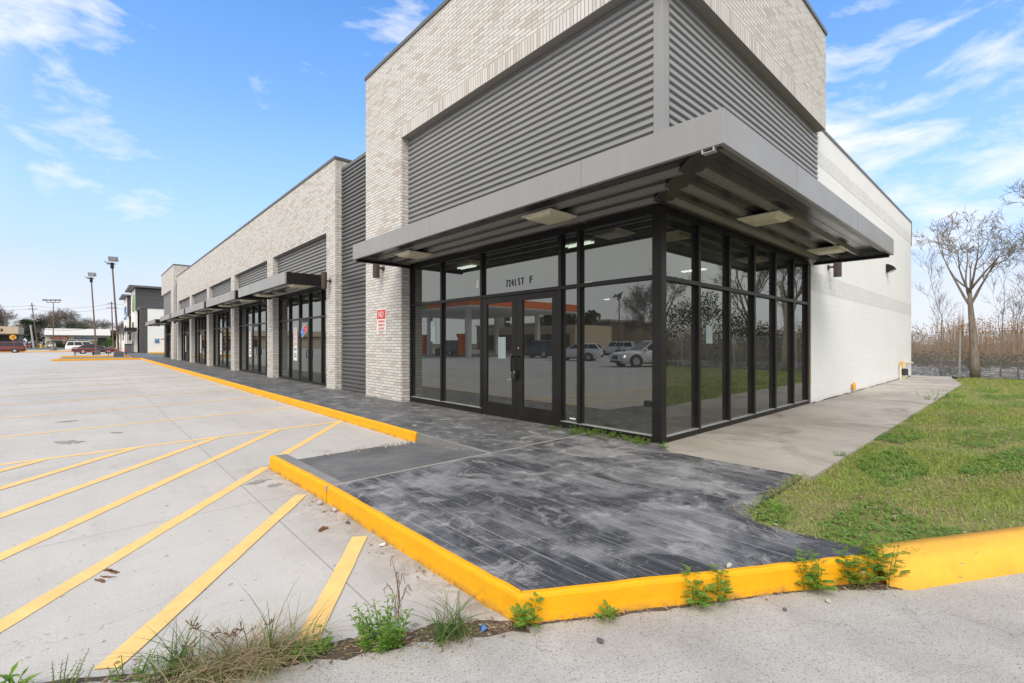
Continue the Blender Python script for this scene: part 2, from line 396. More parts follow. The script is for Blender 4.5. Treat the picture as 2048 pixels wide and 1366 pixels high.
def block(name, rough):
    m, t, b = material(name); geo = t.new('ShaderNodeNewGeometry'); p = geo.outputs['Position']; x, y, z = t.sep(p)
    nx = t.sep(geo.outputs['True Normal'])[0]
    us = t.sep(t.mix(t.math('GREATER_THAN', t.math('ABSOLUTE', nx), .5), t.comb(x, x, x), t.comb(y, y, y)))[0]
    bt = t.new('ShaderNodeTexBrick', offset=.5); t.put(bt.inputs['Vector'], t.comb(us, z, 0))
    for k, v in (('Scale', 1), ('Mortar Size', .006), ('Mortar Smooth', .6), ('Brick Width', .405), ('Row Height', .203)): bt.inputs[k].default_value = v
    base = (.785, .80, .81)
    c = t.mix(t.ramp(t.noise(p, 1.1, 6, .6), [(.35, 0.), (.7, 1.)]), (.745, .76, .77), base)
    c = t.mix(t.math('MULTIPLY', bt.outputs['Fac'], .22), c, (.42, .42, .41))
    wnr = t.noise(t.scale(p, (1, 1, .0)), 2.4, 4, .6)
    c = t.mix(t.math('MULTIPLY', t.ramp(z, [(.08, 1.), (.30, 0.)]), t.math('MULTIPLY', wnr, .55)), c, (.36, .34, .30))   # splash-back dirt
    h = t.math('ADD', t.math('MULTIPLY', t.math('SUBTRACT', 1, bt.outputs['Fac']), .35), t.math('MULTIPLY', t.noise(p, 55, 4, .65), .35))
    st = .3
    if rough:
        n_ = t.noise(p, 17, 6, .8); 
        c = t.mix(t.ramp(n_, [(.40, .55), (.52, 0.)]), c, (.50, .50, .48))
        h = t.math('ADD', t.math('MULTIPLY', n_, 3.0), t.noise(p, 60, 4, .7)); st = .8
    t.put(b.inputs['Base Color'], c); b.inputs['Roughness'].default_value = .7
    t.put(b.inputs['Normal'], t.bump(h, st, .012))
    return m
M['block'] = block('white_painted_block', False); M['split'] = block('split_face_block', True)
M['panel'] = plain('grey_ribbed_steel', (.25, .254, .26), .42, 0, .05, 1.2)
M['panel_dark'] = plain('charcoal_ribbed_steel', (.105, .107, .112), .36, 0, .08, 1.2)
M['panel_mid'] = plain('mid_grey_ribbed_steel', (.21, .21, .212), .4, 0, .06, 1.2)
M['fascia'] = plain('grey_canopy_metal', (.30, .30, .298), .4, 0, .05, .8)
m, t, b = material('grey_canopy_sheet'); p = t.pos()
n = t.noise(t.scale(p, (5, 5, .5)), 2.0, 6, .7); n2f = t.noise(p, .9, 4, .6)
c = t.mix(t.ramp(n, [(.35, 0.), (.75, 1.)]), (.266, .270, .276), (.244, .246, .248)); c = t.mix(t.math('MULTIPLY', t.ramp(n2f, [(.4, 0.), (.7, 1.)]), .4), c, (.25, .252, .256))
t.put(b.inputs['Base Color'], c); t.put(b.inputs['Roughness'], t.ramp(n2f, [(.3, .32), (.7, .5)])); t.put(b.inputs['Normal'], t.bump(t.noise(p, 1.6, 3, .5), .12, .03)); M['fascia'] = m
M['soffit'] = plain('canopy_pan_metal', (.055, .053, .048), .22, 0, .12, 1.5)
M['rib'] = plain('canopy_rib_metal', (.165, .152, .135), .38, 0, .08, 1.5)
M['coping'] = plain('dark_grey_coping', (.10, .10, .10), .45)
M['bronze'] = plain('bronze_aluminium', (.0105, .0098, .0095), .42, 0, .3, 2.5, spec=.32)
M['black'] = plain('black_metal', (.015, .015, .015), .4)
M['brown_lamp'] = plain('brown_lamp_metal', (.055, .033, .028), .45)
M['lens'] = plain('yellowed_lens', (.62, .58, .40), .4, 0, .10, 14)
M['lens_rim'] = plain('cream_lamp_rim', (.66, .63, .52), .45, 0, .06, 8)
M['white'] = plain('white_paint', (.78, .78, .77), .5, 0, .04)
M['paper'] = plain('white_paper', (.80, .80, .79), .7, 0, .02)
M['dimpaper_plate'] = plain('glass_dimmed_paper_and_plate', (.30, .36, .38), .6, 0, .12, 9)  # white paper behind tinted glass, dimming put into the colour; also a sign plate
M['red'] = plain('red_paint', (.62, .035, .03), .45, 0, .05)
M['redpale'] = plain('red_ink', (.66, .12, .11), .6, 0, .05)
M['blue'] = plain('blue_paint', (.03, .14, .45), .4, 0, .05)
M['green_sign'] = plain('green_sign_paint', (.03, .38, .08), .45, 0, .05)
M['orange'] = plain('orange_paint', (.72, .15, .035), .5, 0, .08)
M['galv'] = plain('galvanised_steel', (.42, .43, .44), .45, .4, .1)
M['brass'] = plain('brass', (.7, .5, .32), .25, .9, .05)
M['chrome'] = plain('chrome', (.75, .75, .75), .18, 1, .03)
M['tan'] = plain('tan_stucco', (.52, .43, .31), .8, 0, .06, 2)
M['darkgrey'] = plain('dark_grey_siding', (.060, .060, .065), .55, 0, .1)
M['greybrick'] = plain('grey_split_brick', (.075, .077, .078), .8, 0, .25, 6)
M['roofmetal'] = plain('pale_roof_metal', (.60, .57, .52), .5, 0, .06)
M['wood'] = plain('weathered_wood', (.14, .095, .065), .8, 0, .25, 4)
M['steelbrown'] = plain('rusted_brown_pole', (.13, .085, .05), .6, 0, .25, 4)
M['tyre'] = plain('tyre_rubber', (.018, .018, .018), .75)
M['rim'] = plain('alloy_rim', (.45, .45, .46), .3, .8)
M['plastic'] = plain('dark_plastic', (.03, .03, .032), .6)
M['rail'] = plain('rusty_rail', (.10, .055, .04), .65, 0, .3, 6)
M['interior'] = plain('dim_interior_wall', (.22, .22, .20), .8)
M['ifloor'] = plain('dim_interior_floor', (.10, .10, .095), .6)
M['brownblock'] = plain('bare_brown_block', (.21, .16, .115), .85, 0, .25, 7, bump=.3)
M['pipe_cream'] = plain('cream_pipe_paint', (.66, .60, .44), .5)
M['gas_yellow'] = plain('amber_fitting', (.78, .36, .04), .45)
def paint(name, col):
    m, t, b = material(name); p = t.pos()
    t.put(b.inputs['Base Color'], t.mix(t.math('MULTIPLY', t.ramp(t.noise(p, 2.5, 4, .6), [(.4, 0.), (.75, 1.)]), .25), col, tuple(k * .75 + .03 for k in col)))
    b.inputs['Roughness'].default_value = .28; b.inputs['Coat Weight'].default_value = .6; b.inputs['Coat Roughness'].default_value = .08
    return m
M['p_red'] = paint('maroon_car_paint', (.13, .012, .012)); M['p_white'] = paint('white_car_paint', (.74, .74, .74))
M['p_black'] = paint('black_car_paint', (.018, .018, .021)); M['p_dark'] = paint('slate_car_paint', (.06, .07, .075)); M['p_maroon'] = paint('dark_red_car_paint', (.12, .012, .022))
M['p_brown'] = paint('brown_car_paint', (.07, .05, .04))
m, t, b = material('car_glass'); b.inputs['Base Color'].default_value = (.02, .024, .026, 1); b.inputs['Roughness'].default_value = .06; M['carglass'] = m
t.put(b.inputs['Roughness'], t.ramp(t.noise(t.pos(), 3, 3), [(.3, .05), (.7, .12)]))
m, t, b = material('red_lamp_glass'); b.inputs['Base Color'].default_value = (.55, .02, .015, 1); b.inputs['Roughness'].default_value = .15; M['tail'] = m
m, t, b = material('clear_lamp_glass'); b.inputs['Base Color'].default_value = (.75, .77, .78, 1); b.inputs['Roughness'].default_value = .12; M['headlamp'] = m
m, t, b = material('lit_amber_lamp'); b.inputs['Base Color'].default_value = (.8, .3, .02, 1); b.inputs['Emission Color'].default_value = (1, .45, .05, 1); b.inputs['Emission Strength'].default_value = 1.5; M['amber'] = m
m, t, b = material('lit_headlamp'); b.inputs['Emission Color'].default_value = (1, .97, .9, 1); b.inputs['Emission Strength'].default_value = 3; M['headlit'] = m
m, t, b = material('fluorescent_tube'); b.inputs['Emission Color'].default_value = (1, .98, .93, 1); b.inputs['Emission Strength'].default_value = 4; M['tube'] = m
m, t, b = material('reflected_red'); b.inputs['Base Color'].default_value = (.5, .02, .02, 1); b.inputs['Emission Color'].default_value = (.7, .02, .03, 1); b.inputs['Emission Strength'].default_value = .4; M['reflected_red'] = m  # colour and glow stand in for a sign reflected in the door glass
m, t, b = material('reflected_blue'); b.inputs['Base Color'].default_value = (.01, .1, .4, 1); b.inputs['Emission Color'].default_value = (.02, .18, .6, 1); b.inputs['Emission Strength'].default_value = .4; M['reflected_blue'] = m
# tinted shop glass: mirror-like coat over a dark tint, with a film of dust
m, t, b = material('tinted_shop_glass')
out = m.node_tree.nodes['Material Output']; p = t.pos()
fr = t.new('ShaderNodeFresnel'); fr.inputs['IOR'].default_value = 2.55
gl = t.new('ShaderNodeBsdfGlossy'); gl.inputs['Roughness'].default_value = .0; gl.inputs['Color'].default_value = (.90, .95, .93, 1)
wv = t.bump(t.noise(p, .8, 2, .5), .02, .02); t.put(gl.inputs['Normal'], wv)
tr = t.new('ShaderNodeBsdfTransparent'); tr.inputs['Color'].default_value = (.12, .14, .122, 1)
df = t.new('ShaderNodeBsdfDiffuse'); df.inputs['Color'].default_value = (.5, .5, .47, 1)
mx = t.new('ShaderNodeMixShader'); t.put(mx.inputs[0], fr.outputs[0]); t.l.new(tr.outputs[0], mx.inputs[1]); t.l.new(gl.outputs[0], mx.inputs[2])
mx2 = t.new('ShaderNodeMixShader')
t.put(mx2.inputs[0], t.ramp(t.noise(t.scale(p, (3, 3, .8)), 2.2, 7, .7), [(.3, .018), (.75, .07)]))
t.l.new(mx.outputs[0], mx2.inputs[1]); t.l.new(df.outputs[0], mx2.inputs[2]); t.l.new(mx2.outputs[0], out.inputs[0]); M['glass'] = m

def leafmat(name, stops, trans=.35, wn=.5, ws=2.0):
    m, t, b = material(name)
    geo = t.new('ShaderNodeNewGeometry')
    r = t.math('ADD', t.math('MULTIPLY', geo.outputs['Random Per Island'], .75), t.math('MULTIPLY', t.noise(geo.outputs['Position'], ws, 5, .65), wn))
    r = t.math('SUBTRACT', r, wn * .5 - .13)
    t.put(b.inputs['Base Color'], t.ramp(r, stops)); b.inputs['Roughness'].default_value = .6; b.inputs['Specular IOR Level'].default_value = .25
    out = m.node_tree.nodes['Material Output']
    tl = t.new('ShaderNodeBsdfTranslucent'); t.put(tl.inputs['Color'], t.ramp(r, stops))
    mx = t.new('ShaderNodeMixShader'); mx.inputs[0].default_value = trans
    t.l.new(b.outputs[0], mx.inputs[1]); t.l.new(tl.outputs[0], mx.inputs[2]); t.l.new(mx.outputs[0], out.inputs[0])
    return m
M['grass'] = leafmat('lawn_blades', [(0, (.42, .33, .19)), (.22, (.42, .36, .18)), (.33, (.27, .31, .09)), (.60, (.23, .35, .05)), (.85, (.31, .42, .07)), (1, (.44, .42, .19))], .35, 1.5, 1.5)
M['clover'] = leafmat('clover_leaves', [(0, (.10, .21, .035)), (.5, (.15, .29, .05)), (1, (.22, .35, .075))])
M['weed'] = leafmat('weed_leaves', [(0, (.09, .19, .03)), (.5, (.15, .29, .04)), (1, (.25, .38, .065))])
M['drygrass'] = leafmat('dry_grass', [(0, (.26, .19, .11)), (.35, (.48, .38, .24)), (.58, (.36, .30, .16)), (.72, (.12, .18, .05)), (1, (.17, .25, .06))])
M['greengrass'] = leafmat('green_grass', [(0, (.06, .12, .03)), (.6, (.10, .18, .045)), (.85, (.17, .22, .07)), (1, (.38, .32, .18))])
M['twig'] = leafmat('dead_twigs', [(0, (.10, .065, .04)), (1, (.24, .17, .11))], .05)
M['purple'] = leafmat('purple_seed_heads', [(0, (.13, .10, .13)), (.5, (.18, .17, .10)), (1, (.24, .19, .22))], .1)
M['reed'] = leafmat('dry_reeds', [(0, (.20, .12, .065)), (.4, (.36, .22, .11)), (.75, (.48, .31, .16)), (1, (.58, .42, .25))], .3)
M['scrub'] = leafmat('scrub_leaves', [(0, (.035, .055, .02)), (.5, (.06, .085, .03)), (.8, (.12, .10, .055)), (1, (.16, .12, .07))])
M['evergreen'] = leafmat('evergreen_leaves', [(0, (.025, .045, .022)), (.6, (.05, .075, .035)), (1, (.10, .115, .06))])
M['hedge'] = leafmat('hedge_leaves', [(0, (.02, .045, .015)), (1, (.05, .09, .03))])
M['litter'] = leafmat('leaf_litter', [(0, (.13, .085, .05)), (.4, (.24, .16, .09)), (.7, (.36, .29, .21)), (1, (.5, .47, .42))], .05)
def barkmat(name, a, c_):
    m, t, b = material(name); p = t.pos()
    n = t.noise(t.scale(p, (9, 9, 2.5)), 1.4, 6, .7)
    t.put(b.inputs['Base Color'], t.ramp(n, [(.3, a), (.7, c_)])); b.inputs['Roughness'].default_value = .9
    t.put(b.inputs['Normal'], t.bump(n, .7, .02)); return m
M['bark'] = barkmat('grey_brown_bark', (.13, .105, .082), (.29, .25, .205)); M['bark_far'] = barkmat('far_bark', (.11, .09, .075), (.20, .17, .145))
def soilmat(name, a, b_, c_, s):
    m, t, b = material(name); p = t.pos()
    c = t.ramp(t.noise(p, s, 6, .65), [(.3, a), (.5, b_), (.72, c_)])
    c = t.mix(t.math('MULTIPLY', t.noise(p, 45, 4, .7), .5), c, tuple(k * .5 for k in b_))
    t.put(b.inputs['Base Color'], c); b.inputs['Roughness'].default_value = .95
    t.put(b.inputs['Normal'], t.bump(t.noise(p, 50, 5, .7), .8, .02)); return m
M['lawn'] = soilmat('turf', (.30, .24, .13), (.25, .24, .10), (.18, .22, .07), 1.6)
M['soil'] = soilmat('dark_soil', (.07, .05, .035), (.11, .08, .055), (.17, .13, .09), 9)
M['land'] = soilmat('far_land', (.14, .13, .07), (.12, .14, .06), (.17, .15, .10), .08)
m, t, b = material('ballast_stone'); p = t.pos()
vo = t.new('ShaderNodeTexVoronoi'); t.put(vo.inputs['Vector'], p); vo.inputs['Scale'].default_value = 6
c = t.ramp(t.sep(vo.outputs['Color'])[0], [(0, (.15, .125, .10)), (.5, (.32, .29, .25)), (1, (.60, .57, .52))])
c = t.mix(t.ramp(vo.outputs['Distance'], [(.25, 0.), (.7, .9)]), c, (.06, .052, .045))
t.put(b.inputs['Base Color'], c); b.inputs['Roughness'].default_value = .9
t.put(b.inputs['Normal'], t.bump(vo.outputs['Distance'], 1.0, .06)); M['ballast'] = m
m, t, b = material('stone'); p = t.pos()
t.put(b.inputs['Base Color'], t.ramp(t.noise(p, 30, 5, .7), [(.3, (.28, .27, .25)), (.7, (.55, .53, .49))])); b.inputs['Roughness'].default_value = .9; M['stone'] = m
M['darkstone'] = plain('dark_stone', (.10, .10, .11), .8, 0, .3, 25)
M['rust'] = plain('rust_stain', (.15, .075, .035), .9, 0, .4, 30)
M['oil'] = plain('damp_stain', (.27, .26, .24), .85, 0, .2, 8)

# ------------------------------------------------------------------ the setting: ground
def struct(mb, name, mat, **kw): return mb.build(name, mat, kind='structure', **kw)
struct(MB().box(-1500, -1500, -.6, 1500, 1500, -.03), 'ground', M['land'])
struct(MB().box(-60, -12, -.5, 3.9, 150, 0), 'parking_lot', M['lot'])
# driveway apron at the foot of the picture, and beyond the kerb to the right
seam = [(-6, 6.2), (-2.5, 4.22), (-.9, 3.32), (.01, 2.80), (.30, 2.56), (.62, 2.42), (.97, 2.22), (1.33, 2.06), (1.62, 1.86), (1.72, 1.80), (2.63, 1.27), (3.24, .93), (3.70, .48), (4.56, .01), (10, -2.98), (26, -11.8), (26, -40), (-60, -40), (-60, 6.2)]
struct(MB().prism(seam[::-1], -.4, .005), 'driveway_apron', M['apron'])
struct(MB().box(-400, 155, -.4, 400, 186, -.006), 'road', M['road'])
mv = MB().box(-400, 150.02, -.4, 60, 154.98, .05); struct(mv, 'grass_verge', M['lawn'])
# stamped sidewalk along the shops: falls gently to the shop fronts
KX = 3.66; FX, BX, YS = 5.70, 5.48, 3.30
ys = [4.46, 6.0, 9.0, 14, 30, 60, 88]
mb = MB()
for a, b_ in zip(ys[:-1], ys[1:]):
    zf = lambda y: .15 - .042 * min(1, max(0, (y - 3.3) / 5.5))
    mb.add([(KX + .04, a, .15), (6.4, a, zf(a)), (6.4, b_, zf(b_)), (KX + .04, b_, .15)], [(0, 1, 2, 3)])
mb.add([(KX + .04, 4.46, -.1), (6.4, 4.46, -.1), (6.4, 4.46, .149), (KX + .04, 4.46, .15)], [(0, 1, 2, 3)])
mb.add([(KX + .04, 4.46, -.1), (KX + .04, 4.46, .15), (KX + .04, 88, .15), (KX + .04, 88, -.1)], [(0, 1, 2, 3)])
struct(mb, 'sidewalk', M['slate'])
# plank-stamped pad in front of the corner
pad = [(1.705, 4.44), (1.752, 1.85), (3.735, .668), (3.80, .66), (3.77, .97), (3.74, 1.36), (3.96, 1.53), (5.40, 1.55), (5.37, 3.0), (5.78, 3.34), (5.78, 4.44)]
struct(MB().prism(pad[::-1] if False else pad, -.1, .15), 'paved_pad', M['planks'])
struct(MB().box(1.66, 4.435, .10, 5.62, 4.452, .1535), 'control_joint', M['path'])
# side path
path = [(5.405, 1.47), (21.6, 1.47), (24.8, 1.95), (26.3, 2.1), (26.3, 6.0), (5.80, 6.0), (5.76, 3.36), (5.38, 3.0)]
struct(MB().prism(path, -.1, .146), 'side_path', M['path'])
# ramp and raised ledge
mb = MB().add([(1.84, 4.44, .148), (3.695, 4.46, .148), (3.695, 6.32, .006), (1.84, 6.32, .006), (1.84, 4.44, -.1), (3.695, 4.46, -.1)], [(0, 1, 2, 3), (0, 3, 4), (1, 5, 2)])
struct(mb, 'ramp', M['ramp'])
struct(MB().prism([(1.705, 4.455), (1.84, 4.455), (1.80, 6.095), (1.655, 6.095)], -.1, .152), 'ledge', M['rawkerb'], bevel=.008)
struct(MB().prism([(KX + .012, 4.47), (KX + .06, 4.47), (KX + .06, 6.18), (KX + .012, 6.18)], -.1, .1525), 'bare_kerb', M['rawkerb'], bevel=.006)
# yellow kerbs
def kerb_line(pts, w_, h=.156, base=-.1):
    """painted kerb: vertical outer face, narrow rounded top; pts run with the kerb body on the left"""
    mb = MB(); P = [Vector((x, y, 0)) for x, y in pts]; n = len(P); L = []
    for i, p in enumerate(P):
        d1 = (P[i] - P[i - 1]).normalized() if i else (P[1] - P[0]).normalized()
        d2 = (P[i + 1] - P[i]).normalized() if i < n - 1 else d1
        d_ = (d1 + d2).normalized(); nn = Vector((-d_.y, d_.x, 0)); L.append(nn * (w_ / max(.3, nn.dot(Vector((-d1.y, d1.x, 0))))))
    prof = [(-.012, base), (-.012, .0), (-.004, .06), (0, h - .022), (.006, h - .007), (.018, h), (1, h)]
    vs = []
    for p, l in zip(P, L):
        u = l.normalized()
        for a, z in prof: vs.append(p + (u * a if a < 1 else l) + Vector((0, 0, z)))
        vs.append(p + l + Vector((0, 0, base)))
    k = len(prof) + 1; fs = []
    for i in range(n - 1):
        for j in range(k - 1): fs.append((i * k + j, (i + 1) * k + j, (i + 1) * k + j + 1, i * k + j + 1))
    fs += [tuple(range(k)), tuple(range((n - 1) * k + k - 1, (n - 1) * k - 1, -1))]
    return mb.add(vs, fs)
def fine_line(a, b_, step=.12, amp=.006):
    a, b_ = Vector((*a, 0)), Vector((*b_, 0)); n = max(2, int((b_ - a).length / step)); r = (b_ - a).normalized(); q = Vector((-r.y, r.x, 0))
    return [tuple((a.lerp(b_, i / n) + q * random.uniform(-amp, amp) * (0 < i < n)).xy) for i in range(n + 1)]
struct(kerb_line(fine_line((KX, 56.2), (KX, 6.2), .5), .05), 'kerb', M['yellow'])
struct(kerb_line(fine_line((1.615, 6.10), (1.672, 4.45)), .05) , 'kerb', M['yellow'])
struct(kerb_line(fine_line((1.674, 4.438), (1.70, 1.83)) + [(1.712, 1.816)] + fine_line((1.735, 1.80), (3.74, .61))[:], .045), 'kerb', M['yellow'])
# rolled kerb round the lawn
dk = Vector((1, -.548, 0)).normalized(); qk = Vector((-dk.y, dk.x, 0)); st = Vector((3.70, .465, 0)); mb = MB(); vs = []; fs = []
prof = [(0, -.1), (0, 0), (.015, .05), (.055, .115), (.085, .142), (.125, .156), (.20, .160), (.285, .156), (.30, -.1)]
stations = [(-.10, .55, .80), (-.05, .85, .93), (0.0, 1, 1)] + [(s_, 1, 1) for s_ in np.arange(.12, 3, .15)] + [(s_, 1, 1) for s_ in np.arange(3, 26, 1.2)]
for s_, wk, hk in stations:
    c0 = st + dk * s_ + qk * (.16 * (1 - wk))
    for a, z in prof: vs.append(c0 + qk * (a * wk + random.uniform(-.003, .003)) + Vector((0, 0, z * hk if z > 0 else z)))
k = len(prof)
for i in range(len(stations) - 1):
    for j in range(k - 1): fs.append((i * k + j, (i + 1) * k + j, (i + 1) * k + j + 1, i * k + j + 1))
fs.append(tuple(range(k - 1, -1, -1)))
struct(MB().add(vs, fs), 'kerb', M['yellow_faded'], smooth=True)
# islands at the end of the parking field
struct(MB().prism([(-2.25, 55.9), (KX - .02, 55.9), (KX - .02, 68.2), (-2.0, 68.2)], -.1, .03), 'island', M['rawkerb'])
struct(MB().box(-2.3, 55.6, -.1, KX, 55.9, .16), 'kerb', M['yellow'], bevel=.02)
struct(MB().box(-2.1, 68.2, -.1, 3.5, 68.5, .17), 'kerb', M['yellow'], bevel=.02)
struct(MB().box(-16, 116, -.1, -1.0, 116.4, .16), 'kerb', M['yellow'], bevel=.02)
struct(MB().box(6.6, 87.4, -.1, 14, 87.8, .17), 'kerb', M['yellow'], bevel=.02)
struct(MB().box(-70, -4, -.1, -44, -3.6, .15), 'kerb', M['yellow'], bevel=.02)
struct(MB().box(-42, 10, -.1, -41.7, 110, .15), 'kerb', M['yellow'], bevel=.02)
# painted markings
mb = MB()
ZS = [.002]
def stripe(a, b_, w_):
    ZS[0] += .0005; z = ZS[0]
    a, b_ = Vector((*a, z)), Vector((*b_, z)); d_ = (b_ - a).normalized(); q = Vector((-d_.y, d_.x, 0)) * w_ / 2
    n = max(1, int((b_ - a).length / .15)); o = len(mb.v)
    for i in range(n + 1):
        c = a.lerp(b_, i / n); e = [random.uniform(.94, 1.05) for _ in (0, 1)]
        mb.v += [tuple(c - q * e[0]), tuple(c + q * e[1])]
    for i in range(n): mb.f.append((o + 2 * i, o + 2 * i + 2, o + 2 * i + 3, o + 2 * i + 1)); mb.mi.append(0)
stripe((3.60, 8.86), (-12, 7.7), .10)
for a, b_ in (((3.62, 8.92), (1.93, 6.72)), ((1.60, 6.21), (-1.6, 2.0)), ((2.43, 8.74), (-3.0, 1.4)), ((1.55, 8.72), (-4.2, 1.3)), ((.5, 8.60), (-5.4, 1.2)), ((-.42, 8.52), (-6.6, 1.1)), ((-1.4, 8.45), (-7.6, 1.0)), ((1.56, 4.82), (-.2, 2.5)), ((1.56, 3.47), (.70, 2.28))):
    a_, b2 = Vector(a), Vector(b_)
    while True:      # stop at the apron seam
        s1 = 2.80 - .577 * (b2.x - .01)
        if b2.y < s1 + .02: b2 = b2.lerp(a_, .02)
        else: break
    stripe(a_, b2, .115)
ZS[0] = .0022
for i, y in enumerate(np.arange(11.60, 55, 2.78)): stripe((3.60, y), (-2.0, y - .70 if i < 2 else y - .35), .095)
struct(mb, 'painted_markings', M['stripe'])
# stains on the concrete
mb = MB()
def blot(c, rx, ry, rot, z=.0035, n=18, rough=.35):
    vs = []
    for k in range(n):
        a = 2 * math.pi * k / n; r_ = 1 + random.uniform(-rough, rough); x, y = rx * r_ * math.cos(a), ry * r_ * math.sin(a)
        vs.append((c[0] + x * math.cos(rot) - y * math.sin(rot), c[1] + x * math.sin(rot) + y * math.cos(rot), z))
    mb.add(vs, [tuple(range(n))])
for c in ((.10, 4.08), (.125, 4.02), (.09, 3.97), (.06, 3.93)): blot(c, .05, .013, 2.3 + random.uniform(-.3, .3), n=14, rough=.5)
struct(mb, 'rust_stain', M['rust']); mb = MB()
for c, rx, ry in (((-.2, 9.8), .10, .22), ((.35, 10.3), .05, .14), ((1.35, 5.6), .12, .06), ((1.45, 5.35), .08, .05), ((-.3, 12.4), .12, .1)): blot(c, rx, ry, .4, n=22, rough=.55)
struct(mb, 'damp_stain', M['oil'])
# lawn
lawn = [(3.80, .62), (4.0, .50), (10.05, -2.72), (26.2, -11.5), (26.2, 1.6), (24.8, 1.9), (21.6, 1.46), (5.42, 1.46), (5.41, 1.545), (3.96, 1.525), (3.745, 1.355), (3.775, .97)]
struct(MB().prism(lawn, -.2, .115), 'lawn_soil', M['lawn'])

# ------------------------------------------------------------------ the shop building
SM = thing('strip_mall', 'long strip mall of pale brick and grey ribbed metal with a tall corner tower', 'building', (5.5, 3.3, 0))
def part(mb, name, mat, par=None, **kw): return mb.build(name, mat, par or SM, **kw)
def parts(mb, name, mat, par=None, **kw):
    for m in mb.pieces(): part(m, name, mat, par, **kw)
# brick tower at the corner
part(MB().box(BX, 9.93, .02, FX + .02, 11.84, 6.632).box(BX, 3.08, 6.632, FX + .02, 11.84, 8.5).box(FX + .02, 3.08, 6.632, 12.42, 3.31, 8.5).box(12.2, 3.31, 6.632, 12.42, 11.84, 8.5).box(FX + .02, 11.62, 6.2, 12.2, 11.84, 8.5), 'tower_wall', M['brick'])
part(MB().box(BX, 3.08, 6.352, FX + .02, 9.93, 6.632).box(FX + .02, 3.08, 6.352, 12.42, 3.305, 6.632), 'soldier_course', M['soldier'])
parts(MB().box(BX - .03, 3.05, 8.5, FX + .05, 11.87, 8.59).box(FX + .05, 3.05, 8.5, 12.45, 3.34, 8.59), 'coping', M['coping'], bevel=.008)
parts(MB().box(FX, 3.3, 8.2, 12.2, 11.6, 8.25).box(FX + .03, 11.84, 6.2, 25.5, 13.92, 6.3).box(FX + .03, 14.1, 6.2, 25.5, 58, 6.3).box(12.4, 3.5, 6.2, 25.5, 11.84, 6.3), 'roof', M['coping'])
def ribbed(axis, a0, a1, z0, z1, plane, mat, name, pitch=.115, dep=.046):
    mb = MB(); prof = []; z = z0
    while z < z1 - .01:
        for dz_, d_ in ((0, 0), (.024, 0), (.040, dep), (.098, dep)):
            if z + dz_ < z1: prof.append((d_, z + dz_))
        z += pitch
    prof.append((0, z1)); o = 0
    for a in (a0, a1):
        for d_, z in prof: mb.v.append((plane - d_, a, z) if axis == 'x' else (a, plane - d_, z))
    n = len(prof)
    for i in range(n - 1):
        f = (i, i + 1, n + i + 1, n + i); mb.f.append(f if axis != 'x' else f[::-1]); mb.mi.append(0)
    p_ = part(mb, name, mat); return p_
ribbed('x', 3.39, 9.93, 3.42, 6.36, FX - .002, M['panel'], 'ribbed_panel')
ribbed('y', FX + .12, 12.50, 3.42, 6.36, YS - .002, M['panel'], 'ribbed_panel')
ribbed('x', 11.84, 13.93, .10, 6.70, FX + .01, M['panel_dark'], 'ribbed_panel')
part(MB().box(FX - .035, 11.842, 6.70, FX + .12, 13.918, 6.79), 'panel_trim', M['panel_dark'])
part(MB().box(FX - .045, 3.255, 3.42, FX + .005, 3.395, 6.348).box(FX + .005, 3.255, 3.42, FX + .125, 3.30, 6.348), 'corner_trim', M['panel'], bevel=.004)
parts(MB().box(FX + .02, 3.32, 3.40, FX + .08, 9.93, 6.36).box(FX + .08, 3.32, 3.40, 12.4, 3.40, 6.36).box(FX + .03, 11.84, .05, FX + .1, 13.93, 6.75), 'panel_backing', M['coping'])

# white block side wall
wb = [(.0, 2.70, 12.085, 'block'), (2.70, 3.14, 12.085, 'split'), (3.14, 3.43, 12.085, 'block'), (3.43, 5.67, 12.51, 'block'), (5.67, 6.03, 12.51, 'split'), (6.03, 6.55, 12.43, 'block')]
for kind in ('block', 'split'):
    mb = MB()
    for z0, z1, x0, k_ in wb:
        if k_ == kind: mb.box(x0, 3.28 - (.004 if kind == 'split' else 0), z0, 25.6, 3.5, z1)
    part(mb, 'side_wall' if kind == 'block' else 'rough_block_band', M[kind])
part(MB().box(12.015, 3.285, .05, 12.08, 3.5, 3.3), 'bare_block_edge', M['brownblock'])
parts(MB().box(12.43, 3.26, 6.55, 25.63, 3.56, 6.62).box(25.60, 3.262, 5.6, 25.66, 3.34, 6.549), 'coping', M['coping'])
mb = MB(); x = 12.1
while x < 25.5: l = random.uniform(.15, .7); mb.box(x, 3.268 - random.uniform(0, .01), .09, min(x + l, 25.58), 3.279, random.uniform(.150, .172)); x += l
part(mb, 'base_seal', M['black'])
parts(MB().box(25.4, 3.5, 0, 25.6, 58.4, 6.5).box(5.9, 58.3, 0, 25.4, 58.5, 6.5), 'rear_wall', M['block'])

